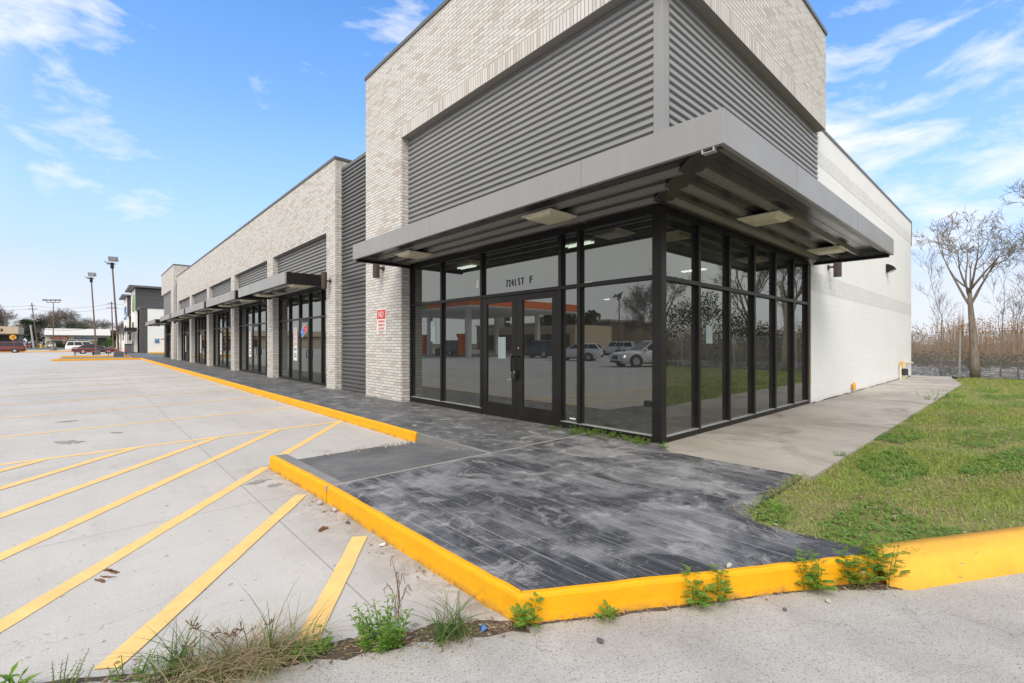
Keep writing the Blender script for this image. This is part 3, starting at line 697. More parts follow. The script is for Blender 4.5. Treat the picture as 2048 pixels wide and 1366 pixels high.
# long wing: piers, upper wall, ribbed panels
piers = [(13.92, 14.62), (20.30, 21.10), (26.95, 27.72), (33.60, 34.35), (40.20, 41.0), (46.80, 47.55)]
mb = MB()
for a, b_ in piers: mb.box(BX, a, .02, FX + .04, b_, 4.94)
mb.box(BX, 13.92, 4.94, FX + .04, 47.55, 7.03).box(FX + .04, 13.92, 6.3, 9, 14.12, 7.03)
part(mb, 'wing_wall', M['brick'])
parts(MB().box(BX - .03, 13.89, 7.03, FX + .07, 47.58, 7.11).box(FX + .07, 13.89, 7.03, 9.02, 14.15, 7.11), 'coping', M['coping'], bevel=.008)
bays = [(piers[i][1], piers[i + 1][0]) for i in range(5)]
for a, b_ in bays: ribbed('x', a, b_, 3.40, 4.95, FX, M['panel_mid'], 'ribbed_panel')
parts(MB().box(FX + .02, 14.62, 3.4, FX + .06, 46.8, 4.95), 'panel_backing', M['coping'])
part(MB().box(BX - .003, 27.40, 4.94, BX, 27.44, 7.02), 'expansion_joint', M['lens_rim'])
# far tower
part(MB().box(BX, 49.6, .02, FX + .04, 51.4, 6.3).box(BX, 49.6, 6.3, FX + .04, 58.6, 8.3).box(FX + .04, 49.6, 6.0, 12, 49.85, 8.3), 'tower_wall', M['brick'])
parts(MB().box(BX - .03, 49.57, 8.3, FX + .07, 58.63, 8.39).box(FX + .07, 49.57, 8.3, 12, 49.88, 8.39), 'coping', M['coping'])
ribbed('x', 47.55, 49.6, .10, 6.70, FX + .01, M['panel_dark'], 'ribbed_panel')
ribbed('x', 51.4, 58.5, 3.4, 6.31, FX, M['panel'], 'ribbed_panel')

# storefronts
FD, GS = .11, .06           # frame depth, glass setback
def pane_x(y0, y1, z0, z1, par, name='window_pane', x=FX + GS):
    part(MB().add([(x, y1, z0), (x, y0, z0), (x, y0, z1), (x, y1, z1)], [(0, 1, 2, 3)]), name, M['glass'], par)
def pane_y(x0, x1, z0, z1, par, name='window_pane', y=YS + GS):
    part(MB().add([(x0, y, z0), (x1, y, z0), (x1, y, z1), (x0, y, z1)], [(0, 1, 2, 3)]), name, M['glass'], par)
ZT0, ZT1, ZH = 2.38, 2.44, 3.27
# corner shop, front
fr = MB()
cols = [(9.925, 9.86), (8.63, 8.57), (7.225, 7.165), (5.163, 5.098), (4.77, 4.705)]
for a, b_ in cols: fr.box(FX, b_, .11, FX + FD, a, 3.36)
spans = [(8.63, 9.86), (7.225, 8.57), (5.163, 7.165), (4.77, 5.098), (3.44, 4.705)]
for i, (a, b_) in enumerate(spans):
    fr.box(FX + .003, a, ZT0, FX + FD - .01, b_, ZT1).box(FX + .003, a, ZH, FX + FD - .01, b_, 3.358)
    if i != 2: fr.box(FX + .003, a, .12, FX + FD - .01, b_, .235)
sf = part(fr, 'storefront_frame', M['bronze'], bevel=.003)
part(MB().box(FX - .004, 3.296, .05, FX + .125, 3.44, 3.36), 'corner_post', M['bronze'], bevel=.004)
for i, (a, b_) in enumerate(spans):
    pane_x(a, b_, ZT1, ZH, sf)
    if i != 2: pane_x(a, b_, .235, ZT0, sf)
sill = MB()
for a, b_ in ((7.165, 9.86), (4.70, 5.10), (3.44, 4.70)): sill.box(FX - .012, a, .236, FX + GS - .002, b_, .243)
parts(sill, 'sill_edge', M['galv'], sf)
parts(MB().box(FX - .028, 3.30, .05, FX + .2, 9.93, .119), 'threshold', M['rawkerb'])
for w_, y_, z_, wd_ in (('7241', 6.512, 2.548, .255), ('ST', 6.185, 2.556, .155), ('F', 5.885, 2.562, .068)): part(text_mb(MB(), w_, (FX + GS - .006, y_, z_), NX, UP, wd_, .128, .004, 1.3), 'address_letters', M['black'], sf)
# doors
def door(y_hi, y_lo, p_hi, p_lo, zb, zt, pz0, pz1, hy, swing):
    mb = MB()
    mb.box(FX + .008, p_hi, zb, FX + .052, y_hi, zt).box(FX + .008, y_lo, zb, FX + .052, p_lo, zt).box(FX + .008, p_lo, zb, FX + .052, p_hi, pz0).box(FX + .008, p_lo, pz1, FX + .052, p_hi, zt)
    dr = part(mb, 'door', M['bronze'], bevel=.003)
    pane_x(p_lo, p_hi, pz0, pz1, dr, 'door_pane', FX + .03)
    h0, h1 = 1.0, 1.262; k = .022
    pts = [(FX + .01, hy, h0)] + [(FX - .045 + k * (1 - math.sin(a)), hy, h0 + k * (1 - math.cos(a))) for a in np.linspace(0, math.pi / 2, 5)] + [(FX - .045 + k * (1 - math.cos(a)), hy, h1 - k * (1 - math.sin(a))) for a in np.linspace(0, math.pi / 2, 5)] + [(FX + .01, hy, h1)]
    part(MB().tube(pts, .0125, 10), 'door_handle', M['bronze'], dr, smooth=True)
    return dr
d1 = door(7.162, 6.187, 7.017, 6.303, .125, 2.372, .385, 2.265, 6.262, 1)
d2 = door(6.181, 5.166, 6.013, 5.307, .125, 2.372, .385, 2.265, 6.105, 1)
part(MB().lathe([(.019, 0), (.019, .008), (.012, .012)], (FX + .008, 6.12, 1.415), (-1, 0, 0)), 'lock_cylinder', M['brass'], d2)
# corner shop, side
fr = MB(); xe = [6.833, 7.90, 8.95, 10.0, 11.05, 12.0]
for r_ in xe: fr.box(r_ - .07, YS, .11, r_, YS + FD, 3.36)
sp2 = [(FX + .125, 6.763), (6.833, 7.83), (7.90, 8.88), (8.95, 9.93), (10.0, 10.98), (11.05, 11.93)]
for a, b_ in sp2: fr.box(a, YS + .003, .12, b_, YS + FD - .01, .225).box(a, YS + .003, 2.365, b_, YS + FD - .01, 2.425).box(a, YS + .003, ZH, b_, YS + FD - .01, 3.358)
sg = part(fr, 'storefront_frame', M['bronze'], bevel=.003)
for a, b_ in sp2: pane_y(a, b_, .225, 2.365, sg); pane_y(a, b_, 2.425, ZH, sg)
sill = MB()
for a, b_ in sp2: sill.box(a, YS - .010, .226, b_, YS + GS - .002, .233)
parts(sill, 'sill_edge', M['galv'], sg)
parts(MB().box(FX + .2, YS - .02, .05, 12.0, YS + .15, .118), 'threshold', M['rawkerb'])
# wing storefronts
notice = None
def wing_front(a, b_, rel=(5.68, (4.41, 4.34), (3.27, 3.2), (2.235, 2.165), (1.065, .995), 0)):
    s_ = (b_ - a) / 5.68; fr = MB(); ms = [(b_, b_ - .07)] + [(a + m_[0] * s_, a + m_[1] * s_) for m_ in rel[1:5]] + [(a + .07, a)]
    for hi, lo in ms: fr.box(FX, lo, .10, FX + FD, hi, 3.33)
    gaps = [(ms[i + 1][0], ms[i][1]) for i in range(5)]
    for i, (lo, hi) in enumerate(gaps):
        fr.box(FX + .003, lo, 2.36, FX + FD - .01, hi, 2.42).box(FX + .003, lo, 3.26, FX + FD - .01, hi, 3.328)
        if i != 2: fr.box(FX + .003, lo, .10, FX + FD - .01, hi, .20)
    f_ = part(fr, 'storefront_frame', M['bronze'])
    for i, (lo, hi) in enumerate(gaps):
        pane_x(lo, hi, 2.42, 3.26, f_)
        if i != 2: pane_x(lo, hi, .20, 2.36, f_)
    lo, hi = gaps[2]
    door(hi - .004, lo + .004, hi - .10, lo + .10, .115, 2.355, .33, 2.26, lo + .06, 1)
    return gaps
gapsets = [wing_front(*b_) for b_ in bays]
gf = wing_front(51.4, 57.0)
part(MB().box(FX, 57.0, .1, FX + .12, 58.5, 3.35), 'corner_post', M['bronze'])
# dim rooms behind the glass
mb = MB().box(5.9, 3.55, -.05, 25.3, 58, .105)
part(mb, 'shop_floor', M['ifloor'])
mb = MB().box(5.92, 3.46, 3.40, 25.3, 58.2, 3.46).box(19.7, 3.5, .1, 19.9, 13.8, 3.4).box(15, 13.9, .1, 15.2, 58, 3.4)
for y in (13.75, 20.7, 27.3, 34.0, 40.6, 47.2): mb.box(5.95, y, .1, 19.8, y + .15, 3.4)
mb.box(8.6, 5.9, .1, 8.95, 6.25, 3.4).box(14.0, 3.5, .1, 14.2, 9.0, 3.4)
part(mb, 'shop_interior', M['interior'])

# canopies
def fixture(c, par, s_=.25):
    x, y, z = c; mb = MB()
    mb.box(x - s_ - .04, y - s_ - .04, z, x + s_ + .04, y + s_ + .04, z + .022)
    mb.cur = 1; n = [(s_, 0), (s_ - .02, -.03), (s_ - .07, -.045)]
    for (a, za), (b_, zb_) in zip(n[:-1], n[1:]):
        va = [(x - a, y - a, z + za), (x + a, y - a, z + za), (x + a, y + a, z + za), (x - a, y + a, z + za)]
        vb = [(x - b_, y - b_, z + zb_), (x + b_, y - b_, z + zb_), (x + b_, y + b_, z + zb_), (x - b_, y + b_, z + zb_)]
        mb.add(va + vb, [(i, (i + 4), (i + 1) % 4 + 4, (i + 1) % 4) for i in range(4)])
    mb.add(vb, [(3, 2, 1, 0)])
    mb.cur = 2; mb.box(x - .09, y - .09, z + .022, x + .09, y + .09, z + .09)
    return part(mb, 'canopy_light', (M['lens_rim'], M['lens'], M['black']), par, bevel=.006)
CX_, CY_ = 4.29, 1.86; ZB, ZC = 3.33, 3.655
cn = part(MB().box(CX_, CY_, ZB, CX_ + .05, 9.92, ZC).box(CX_ + .05, CY_, ZB, 12.36, CY_ + .05, ZC).box(CX_ + .05, 9.88, ZB + .02, 5.47, 9.92, ZC - .02).box(12.31, CY_ + .05, ZB, 12.36, 3.26, ZC - .02), 'canopy', M['fascia'], bevel=.004)
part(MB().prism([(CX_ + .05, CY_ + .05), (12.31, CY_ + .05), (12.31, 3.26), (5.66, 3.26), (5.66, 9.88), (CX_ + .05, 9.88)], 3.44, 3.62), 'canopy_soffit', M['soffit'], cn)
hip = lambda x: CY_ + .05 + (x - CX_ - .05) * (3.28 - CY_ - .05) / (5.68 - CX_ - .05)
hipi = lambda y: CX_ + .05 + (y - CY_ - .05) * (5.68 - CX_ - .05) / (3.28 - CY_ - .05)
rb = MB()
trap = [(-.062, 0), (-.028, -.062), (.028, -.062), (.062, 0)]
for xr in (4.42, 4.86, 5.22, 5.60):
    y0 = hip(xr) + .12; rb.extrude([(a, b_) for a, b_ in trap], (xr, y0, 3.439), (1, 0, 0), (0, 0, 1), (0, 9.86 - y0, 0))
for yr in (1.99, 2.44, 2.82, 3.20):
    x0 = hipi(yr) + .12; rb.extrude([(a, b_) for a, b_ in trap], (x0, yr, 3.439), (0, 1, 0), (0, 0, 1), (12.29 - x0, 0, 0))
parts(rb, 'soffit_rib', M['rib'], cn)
sm = MB()
for xr in (4.64, 5.04, 5.41): sm.box(xr, hip(xr) + .1, 3.4365, xr + .006, 9.87, 3.440)
for yr in (2.21, 2.63, 3.01): sm.box(hipi(yr) + .1, yr, 3.4365, 12.3, yr + .006, 3.440)
part(sm, 'soffit_seam', M['black'], cn)
part(MB().bar((CX_ + .10, CY_ + .10, 3.405), (5.66, 3.26, 3.405), .26, .03), 'hip_beam', M['soffit'], cn, bevel=.004)
parts(MB().box(CX_ + .05, 9.80, 3.285, 5.69, 9.88, 3.345).box(12.22, CY_ + .06, 3.285, 12.31, 3.27, 3.345), 'end_beam', M['bronze'], cn, bevel=.004)
part(MB().box(CX_ + .004, 1.95, 3.295, CX_ + .05, 1.962, 3.332).box(CX_ + .004, 2.058, 3.295, CX_ + .05, 2.07, 3.332).box(CX_ + .002, 1.95, 3.289, CX_ + .07, 2.07, 3.295), 'drain_outlet', M['galv'], cn)
parts(MB().box(CX_ - .0015, 3.52, ZB + .002, CX_, 3.523, ZC - .002).box(CX_ - .0015, 6.8, ZB + .002, CX_, 6.803, ZC - .002).box(6.3, CY_ - .0015, ZB + .002, 6.303, CY_, ZC - .002).box(9.3, CY_ - .0015, ZB + .002, 9.303, CY_, ZC - .002), 'fascia_joint', M['coping'], cn)
for c in ((5.0, 4.70, 3.345), (5.02, 8.58, 3.345), (7.45, 2.62, 3.345), (10.87, 2.66, 3.345)): fixture(c, cn)
def small_canopy(a, b_):
    c = part(MB().box(CX_, a, 3.27, CX_ + .05, b_, 3.62), 'canopy', M['fascia'], bevel=.004)
    parts(MB().box(CX_ + .05, a, 3.27, FX - .24, a + .05, 3.62).box(CX_ + .05, b_ - .05, 3.27, FX - .24, b_, 3.62), 'canopy_end', M['panel_dark'] if False else M['bronze'], c)
    part(MB().box(CX_ + .05, a + .05, 3.40, FX - .03 if False else 5.475, b_ - .05, 3.58), 'canopy_soffit', M['soffit'], c)
    part(MB().box(5.475, a + .05, 3.33, FX - .005, b_ - .05, 3.45), 'canopy_ledger', M['bronze'], c)
    r_ = MB()
    for xr in (4.45, 4.8, 5.15, 5.43): r_.extrude(trap, (xr, a + .06, 3.399), (1, 0, 0), (0, 0, 1), (0, b_ - a - .12, 0))
    parts(r_, 'soffit_rib', M['rib'], c)
    L = b_ - a
    for f in (.12, .80): fixture((4.93, a + L * f, 3.305), c)
    part(MB().box(4.75, a + L * .5, 3.30, 5.2, a + L * .5 + .22, 3.40), 'junction_box', M['rib'], c)
for a, b_ in bays: small_canopy(a + .07, b_ + .14)
small_canopy(50.9, 59.9)

# ------------------------------------------------------------------ fixtures on and in the building
def sconce(name, loc, label, axis='x'):
    s_ = thing(name, label, 'wall light', loc, 0, 'brown cylinder wall lights')
    o = Vector((-1, 0, 0)) if axis == 'x' else Vector((0, -1, 0))
    c = o * .20
    MB().lathe([(.082, -.25), (.085, -.248), (.085, .25), (.078, .255), (.070, .25), (.065, .20)], c, (0, 0, 1), 24).build('lamp_body', M['brown_lamp'], s_, smooth=False, local=True)
    MB().tube([o * .03, o * .12], .025, 10).lathe([(.062, .0), (.062, .022), (.045, .034)], (0, 0, 0), o, 18).build('bracket', M['brown_lamp'], s_, local=True)
    return s_
sconce('wall_sconce', (BX, 10.82, 3.375), 'brown cylinder wall light on the corner brick pier above the red and white sign')
for y, lab in ((14.27, 'brown cylinder wall light on the first brick pier left of the dark ribbed panel'), (20.70, 'brown cylinder wall light on the brick pier between the nearest two wing shop fronts'), (27.33, 'brown cylinder wall light under the second wing canopy, on the third pier'), (33.97, 'brown cylinder wall light under the third wing canopy, on the fourth pier'), (40.6, 'small far brown cylinder wall light on the fifth pier of the wing'), (47.1, 'farthest brown cylinder wall light, on the last wing pier before the far tower')):
    sconce('wall_sconce', (BX, y, 3.40), lab)
sconce('wall_sconce', (13.40, 3.28, 3.36), 'brown cylinder wall light on the white block wall just past the canopy', 'y')
wp = thing('wall_pack_light', 'dark wedge shaped floodlight on the white side wall with a rust streak below', 'wall light', (20.5, 3.28, 4.1))
MB().extrude([(0, -.14), (0, .14), (.08, .13), (.19, .06), (.25, -.03), (.23, -.06), (.08, -.13)], (20.35, 3.28, 4.1), (0, -1, 0), (0, 0, 1), (.28, 0, 0)).build('housing', M['bronze'], wp, bevel=.01)
MB().extrude([(.09, -.130), (.225, -.064), (.21, -.085), (.10, -.15)], (20.38, 3.28, 4.1), (0, -1, 0), (0, 0, 1), (.22, 0, 0)).build('lens', M['headlamp'], wp)
sg_ = thing('no_trespassing_sign', 'red and white sign reading NO trespassing on the brick corner pier', 'sign', (BX, 10.93, 1.72))
xs = BX - .010
MB().box(xs, 10.695, 1.715, BX - .002, 11.175, 2.365).build('sign_plate', M['white'], sg_, bevel=.004)
MB().box(xs - .002, 10.712, 2.115, xs, 11.158, 2.348).box(xs - .002, 10.705, 1.724, xs, 11.165, 1.736).build('red_panel', M['red'], sg_)
tm = text_mb(MB(), 'NO', (xs - .004, 11.06, 2.155), NX, UP, .25, .155, .003); tm.build('heading_letters', M['white'], sg_)
tm = MB()
for s_, y, z, wd in (('TRESPASSING', 11.12, 2.025, .37), ('LOITERING OR', 11.12, 1.935, .37), ('SOLICITING', 11.09, 1.845, .31)): text_mb(tm, s_, (xs - .003, y, z), NX, UP, wd, .06, .002)
tm.build('red_letters', M['red'], sg_)
tm = MB()
for s_, y, z, wd in (('VIOLATORS WILL BE', 11.13, 1.795, .39), ('PROSECUTED', 11.06, 1.755, .25)): text_mb(tm, s_, (xs - .003, y, z), NX, UP, wd, .026, .002)
tm.build('small_letters', M['black'], sg_)
# lease notices
def lease(y, zc, label):
    n = thing('lease_notice', label, 'notice', (FX + .05, y, zc), 0, 'white lease notices taped inside the wing shop windows'); x = FX + GS - .008
    MB().box(x, y - .22, zc - .62, x + .004, y + .22, zc + .62).build('sheet', M['paper'], n)
    text_mb(MB(), 'FOR', (x, y + .12, zc + .13), NX, UP, .24, .12, .002).build('red_word', M['redpale'], n); text_mb(MB(), 'LEASE', (x, y + .16, zc - .05), NX, UP, .32, .12, .002).build('red_word', M['redpale'], n)
    tm = MB().box(x - .002, y - .05, zc + .42, x, y - .02, zc + .55).box(x - .002, y - .11, zc + .34, x, y + .11, zc + .37); tm.build('red_emblem', M['redpale'], n)
    tm = MB()
    for z_, w_ in ((-.22, .15), (-.40, .09), (-.49, .15)):
        yy = y + w_
        while yy > y - w_: l = random.uniform(.02, .06); tm.box(x - .002, max(y - w_, yy - l), zc + z_, x, yy, zc + z_ + .045); yy -= l + .012
    tm.build('contact_lines', M['plastic'], n)
whichb = ['nearest to the corner tower', 'in the second shop front of the wing', 'in the third shop front of the wing', 'in the fourth shop front of the wing', 'in the fifth and farthest wing shop front']
for g_, wl in zip(gapsets, whichb): lease(sum(g_[1]) / 2 - .0, 1.48, 'tall white lease notice with red words ' + wl)
# small sheets on the corner glass
def sheet(pts, label, mat=M['dimpaper_plate'], name='paper_notice'):
    o = MB().add(pts, [(0, 1, 2, 3)]); vs = [Vector(v) for v in pts]; nrm = (vs[1] - vs[0]).cross(vs[3] - vs[0]).normalized() * .003
    mb = MB().add(pts + [tuple(v - nrm) for v in vs], [(0, 1, 2, 3), (7, 6, 5, 4), (0, 4, 5, 1), (1, 5, 6, 2), (2, 6, 7, 3), (3, 7, 4, 0)])
    return tag(mb.build(name, mat, at=pts[0]), label, 'notice')
X0 = FX + GS - .006
sheet([(X0, 9.08, 1.55), (X0, 8.89, 1.53), (X0, 8.90, 2.0), (X0, 9.09, 2.0)], 'crumpled white sheet, coloured as dimmed by tinted glass, on the pane next to the brick corner pier')
sheet([(FX + .024, 6.70, 1.22), (FX + .024, 6.49, 1.22), (FX + .024, 6.49, 1.62), (FX + .024, 6.70, 1.62)], 'white sheet, coloured as dimmed by tinted glass, taped low on the glass of the left double door')
sheet([(7.11, YS + GS - .006, 1.50), (7.33, YS + GS - .006, 1.50), (7.33, YS + GS - .006, 1.78), (7.11, YS + GS - .006, 1.78)], 'white sheet, coloured as dimmed by tinted glass, on the second pane of the side windows')
sheet([(X0, 4.96, .285), (X0, 4.84, .285), (X0, 4.84, .305), (X0, 4.96, .305)], 'short white strip of tape at the foot of the narrow pane', M['white'], 'tape_strip')
sheet([(X0, 7.42, 2.60), (X0, 7.33, 2.61), (X0, 7.31, 2.76), (X0, 7.39, 2.76)], 'white card on the transom glass left of the street number', M['white'], 'card')
sheet([(X0, 18.62 + .55, 1.05), (X0, 18.42 + .55, 1.05), (X0, 18.42 + .55, 1.6), (X0, 18.62 + .55, 1.6)], 'sheet in a glass dimmed blue colour on the far left pane of the nearest wing shop')
ns = thing('reflected_sign', 'red and blue domino shaped reflection of a sign opposite, built onto the nearest wing shop door', 'sign', (FX + .1, 17.3, 2.0)); xg = FX + .018  # reflection of a sign across the street, built as glowing panels
def rsq(c, s_, ang, mat, nm):
    pr = [(s_ * a * math.cos(ang) - s_ * b_ * math.sin(ang), s_ * a * math.sin(ang) + s_ * b_ * math.cos(ang)) for a, b_ in ((-.7, -1), (.7, -1), (1, -.7), (1, .7), (.7, 1), (-.7, 1), (-1, .7), (-1, -.7))]
    MB().extrude(pr, (xg, c[0], c[1]), (0, -1, 0), (0, 0, 1), (.008, 0, 0)).build(nm, mat, ns)
rsq((17.26, 2.02), .15, .45, M['white'], 'white_border'); rsq((17.52, 1.90), .15, .45, M['white'], 'white_border'); xg -= .003
rsq((17.26, 2.02), .125, .45, M['reflected_red'], 'red_square'); rsq((17.52, 1.90), .125, .45, M['reflected_blue'], 'blue_square'); xg -= .003
for c in ((17.25, 2.03), (17.49, 1.90), (17.56, 1.90)): rsq(c, .026, 0, M['white'], 'white_dot')
lb = thing('key_lockbox', 'black lockbox hanging from the left door handle with a silver key', 'lockbox', (FX - .04, 6.24, .93))
MB().box(FX - .075, 6.13, .86, FX - .02, 6.235, .965).build('box_body', M['black'], lb, bevel=.008)
MB().tube([(FX - .045, 6.20, .96), (FX - .045, 6.20, 1.01), (FX - .045, 6.17, 1.01), (FX - .045, 6.17, .96)], .005, 8).build('shackle', M['chrome'], lb)
MB().tube([(FX - .06, 6.235, .862), (FX - .075, 6.30, .85)], .006, 8).lathe([(.016, -.004), (.016, .004)], (FX - .078, 6.315, .845), (0, 0, 1), 12).build('key', M['chrome'], lb)
for i, (x, y) in enumerate(((6.7, 5.55), (6.7, 9.0), (6.7, 12.4), (11.2, 5.6), (11.2, 9.0), (15.7, 5.6), (15.9, 11.5))):
    f = thing('fluorescent_light', ('lit fluorescent fitting inside the corner shop, ' + ['behind the narrow pane right of the doors', 'above the panes left of the doors', 'at the left end by the partition', 'behind the first side windows', 'deep behind the double doors', 'behind the farthest side windows', 'deepest, low in the large pane'][i]), 'ceiling light', (x, y, 3.38), 0, 'fluorescent fittings in the corner shop')
    MB().box(-.12, -.45, -.04, .12, .45, 0).build('fitting', M['white'], f, local=True)
    MB().tube([(-.05, -.30, -.06), (-.05, .30, -.06)], .015, 8).tube([(.05, -.30, -.06), (.05, .30, -.06)], .015, 8).build('tubes', M['tube'], f, local=True)
g1 = thing('gas_riser', 'amber gas fitting on a short grey riser low on the white wall', 'pipe fitting', (15.6, 3.25, .12))
MB().lathe([(.025, -.09), (.038, -.07), (.042, .05), (.028, .10), (.018, .13)], (15.6, 3.20, .31), (0, 0, 1), 12).build('fitting', M['gas_yellow'], g1)
MB().tube([(15.6, 3.20, .25), (15.6, 3.21, .10)], .022, 8).box(15.66, 3.22, .22, 15.78, 3.28, .38).tube([(15.62, 3.2, .24), (15.68, 3.18, .11)], .012, 6).build('riser', M['galv'], g1)
g2 = thing('water_meter_pipe', 'cream pipe with amber elbow and grey regulator near the far end of the white wall', 'pipe fitting', (22.8, 3.2, .12))
MB().lathe([(.03, -.12), (.045, -.07), (.045, .07), (.03, .12)], (22.65, 3.17, .72), (0, 0, 1), 12).build('elbow', M['gas_yellow'], g2)
MB().tube([(22.7, 3.18, .78), (25.2, 3.18, .70)], .035, 8).tube([(23.05, 3.18, .75), (23.05, 3.18, .08)], .05, 10).tube([(22.6, 3.2, .68), (22.6, 3.2, .1)], .025, 8).build('pipe', M['pipe_cream'], g2)
MB().lathe([(.06, -.13), (.11, -.10), (.11, .10), (.06, .13)], (23.05, 3.15, .42), (0, 0, 1), 14).tube([(23.1, 3.12, .38), (23.7, 3.1, .2)], .02, 6).build('regulator', M['plastic'], g2)

# ------------------------------------------------------------------ trees
def grow(seed, height, spread, trunk_r, levels=5, fork=.45, up=.25, kids=(3, 4), lean=(0, 0), droop=0, first=3, twig_r=.006, kink=.22, ang=(.45, .85), shrink=(.55, .78), s0=None):
    """returns (trunk MB, crown MB) rooted at the origin"""
    rnd = random.Random(seed); tr, cr = MB(), MB()
    def rv(): return Vector((rnd.gauss(0, 1), rnd.gauss(0, 1), rnd.gauss(0, 1)))
    def branch(p, d_, L, r, lev):
        n = 5 if lev < 2 else (4 if lev < 4 else 3); pts = [p.copy()]; rad = [r]; q = p.copy(); dd = d_.copy()
        for i in range(n):
            dd = (dd + rv() * kink * (.5 + .25 * lev) * (.6 if lev else .2) + Vector((0, 0, up if lev < 3 else up * .4 - droop))).normalized()
            q = q + dd * (L / n); pts.append(q.copy()); rad.append(max(twig_r * .6, r * (1 - .62 * (i + 1) / n)))
        (tr if lev < 2 else cr).tube(pts, rad, 8 if lev == 0 else (6 if lev == 1 else (4 if lev == 2 else 3)), cap=lev < 2)
        if lev >= levels or r < twig_r * .7: return
        k = first if lev == 0 else rnd.randint(*kids) + (1 if lev > 1 else 0)
        for j in range(k):
            f = rnd.uniform(.35 if lev else fork, 1.0) if j else 1.0
            i = min(n - 1, int(f * n)); tt = f * n - i
            b0 = pts[i].lerp(pts[min(n, i + 1)], tt); r0 = rad[i] * .8
            ax = dd.cross(rv()); ax.normalize()
            a = rnd.uniform(*ang) * (spread if lev < 2 else 1)
            nd = (Matrix.Rotation(a, 3, ax) @ dd).normalized()
            if lev == 0 and j and s0: az = 2 * math.pi * (j / (k - 1)) + rnd.uniform(-.3, .3); nd = Vector((math.cos(az) * math.sin(a), math.sin(az) * math.sin(a), math.cos(a)))
            branch(b0, nd, L * (rnd.uniform(*shrink) if lev or not s0 else rnd.uniform(*s0)), max(twig_r, r0 * rnd.uniform(.55, .8)), lev + 1)
    branch(Vector((0, 0, 0)), Vector((lean[0], lean[1], 1)).normalized(), height, trunk_r, 0)
    return tr, cr
def bare_tree(label, loc, rz=0, sc=1, group='bare winter trees', bark='bark', name='bare_tree', **kw):
    t_ = thing(name, label, 'tree', loc, rz, group); t_.scale = (sc, sc, sc)
    tr, cr = grow(**kw)
    tr.build('trunk', M[bark], t_, local=True, smooth=True); cr.build('crown', M[bark], t_, local=True)
    return t_
def leaf_cloud(n, centers, radii, size, flat=.8, rng=RNG):
    """n small two-triangle leaves scattered through several ellipsoids"""
    idx = rng.integers(0, len(centers), n); C_ = np.array(centers)[idx]; Rr = np.array(radii)[idx]
    v = rng.normal(size=(n, 3)); v /= np.linalg.norm(v, axis=1)[:, None]; v *= (rng.random(n) ** .45)[:, None]
    P = C_ + v * Rr; a = rng.normal(size=(n, 3)); a /= np.linalg.norm(a, axis=1)[:, None]
    b_ = np.cross(a, rng.normal(size=(n, 3))); b_ /= np.linalg.norm(b_, axis=1)[:, None]
    s_ = (size * rng.uniform(.5, 1.4, n))[:, None]
    V = np.stack([P - a * s_, P + b_ * s_ * .5, P + a * s_, P - b_ * s_ * .5], 1).reshape(-1, 3)
    F = np.arange(4 * n).reshape(n, 4); return V, F
def leafy_tree(label, loc, h, wd, seed, mat='evergreen', group='evergreen trees beyond the road', n=2600, size=.35, name='evergreen_tree'):
    rg = np.random.default_rng(seed); t_ = thing(name, label, 'tree', loc, 0, group)
    rr = random.Random(seed); tr = MB(); tr.tube([(0, 0, 0), (rr.uniform(-.2, .2), .1, h * .35), (rr.uniform(-.4, .4), rr.uniform(-.4, .4), h * .8)], [h * .03, h * .022, h * .008], 7)
    cs, rs = [], []
    for k in range(9):
        a = rr.uniform(0, 6.28); q = rr.uniform(.1, .75); z = rr.uniform(.35, .88)
        c = (math.cos(a) * wd * .5 * q, math.sin(a) * wd * .5 * q, h * z); cs.append(c); r_ = wd * rr.uniform(.14, .26); rs.append((r_, r_, r_ * rr.uniform(.6, 1.0)))
        tr.tube([(0, 0, h * .3), tuple(k_ * .6 for k_ in c[:2]) + (c[2] * .8,), c], [h * .012, h * .008, h * .004], 5)
    tr.build('trunk', M['bark_far'], t_, local=True)
    V, F = leaf_cloud(n, cs, rs, size, rng=rg); np_mesh('crown', V, F, M[mat], parent=t_)
    return t_
# right: the tree by the fence and its neighbours along the railway
T1 = bare_tree('bare grey brown tree standing at the chain link fence beyond the white wall', (26.55, 1.42, .1), 0.9, 1.0, seed=31, height=3.6, spread=.95, trunk_r=.165, levels=5, fork=.80, up=.06, kids=(2, 4), first=9, twig_r=.0075, kink=.17, ang=(.30, .95), shrink=(.42, .62), s0=(.42, .64), lean=(.0, .03))
T2 = bare_tree('bare tree with long twigs reaching in at the right edge of the picture', (25.4, -1.25, .1), 2.6, 1.0, seed=41, height=3.6, spread=1.0, trunk_r=.2, levels=5, fork=.5, up=.12, kids=(3, 4), first=7, twig_r=.0075, kink=.2, shrink=(.45, .64), s0=(.42, .66))
for i, (x, y, rz, s_) in enumerate(((29.5, -4.5, 1.1, 1.15), (28.6, -9.5, 3.0, 1.0), (30.2, -15, 5.0, 1.25), (29.2, -22, .4, 1.1), (30.5, -30, 2.2, 1.3), (29.5, -40, 4.2, 1.2), (31, -52, 1.6, 1.35))):
    t_ = dup(T1 if i % 2 else T2, (x, y, .1), rz, 'bare tree by the railway, %s from the fence post' % ['about six metres', 'eleven metres', 'seventeen metres', 'twenty four metres', 'thirty two metres', 'forty two metres', 'the farthest one'][i]); t_.scale = (s_, s_, s_)
sap = bare_tree('slender bare sapling inside the fence close to the white wall end', (27.6, 2.55, .1), .3, 1, 'bare saplings at the fence', seed=5, height=2.6, spread=.6, trunk_r=.035, levels=4, fork=.2, up=.3, kids=(3, 5), twig_r=.005, kink=.2, shrink=(.45, .7), name='sapling')
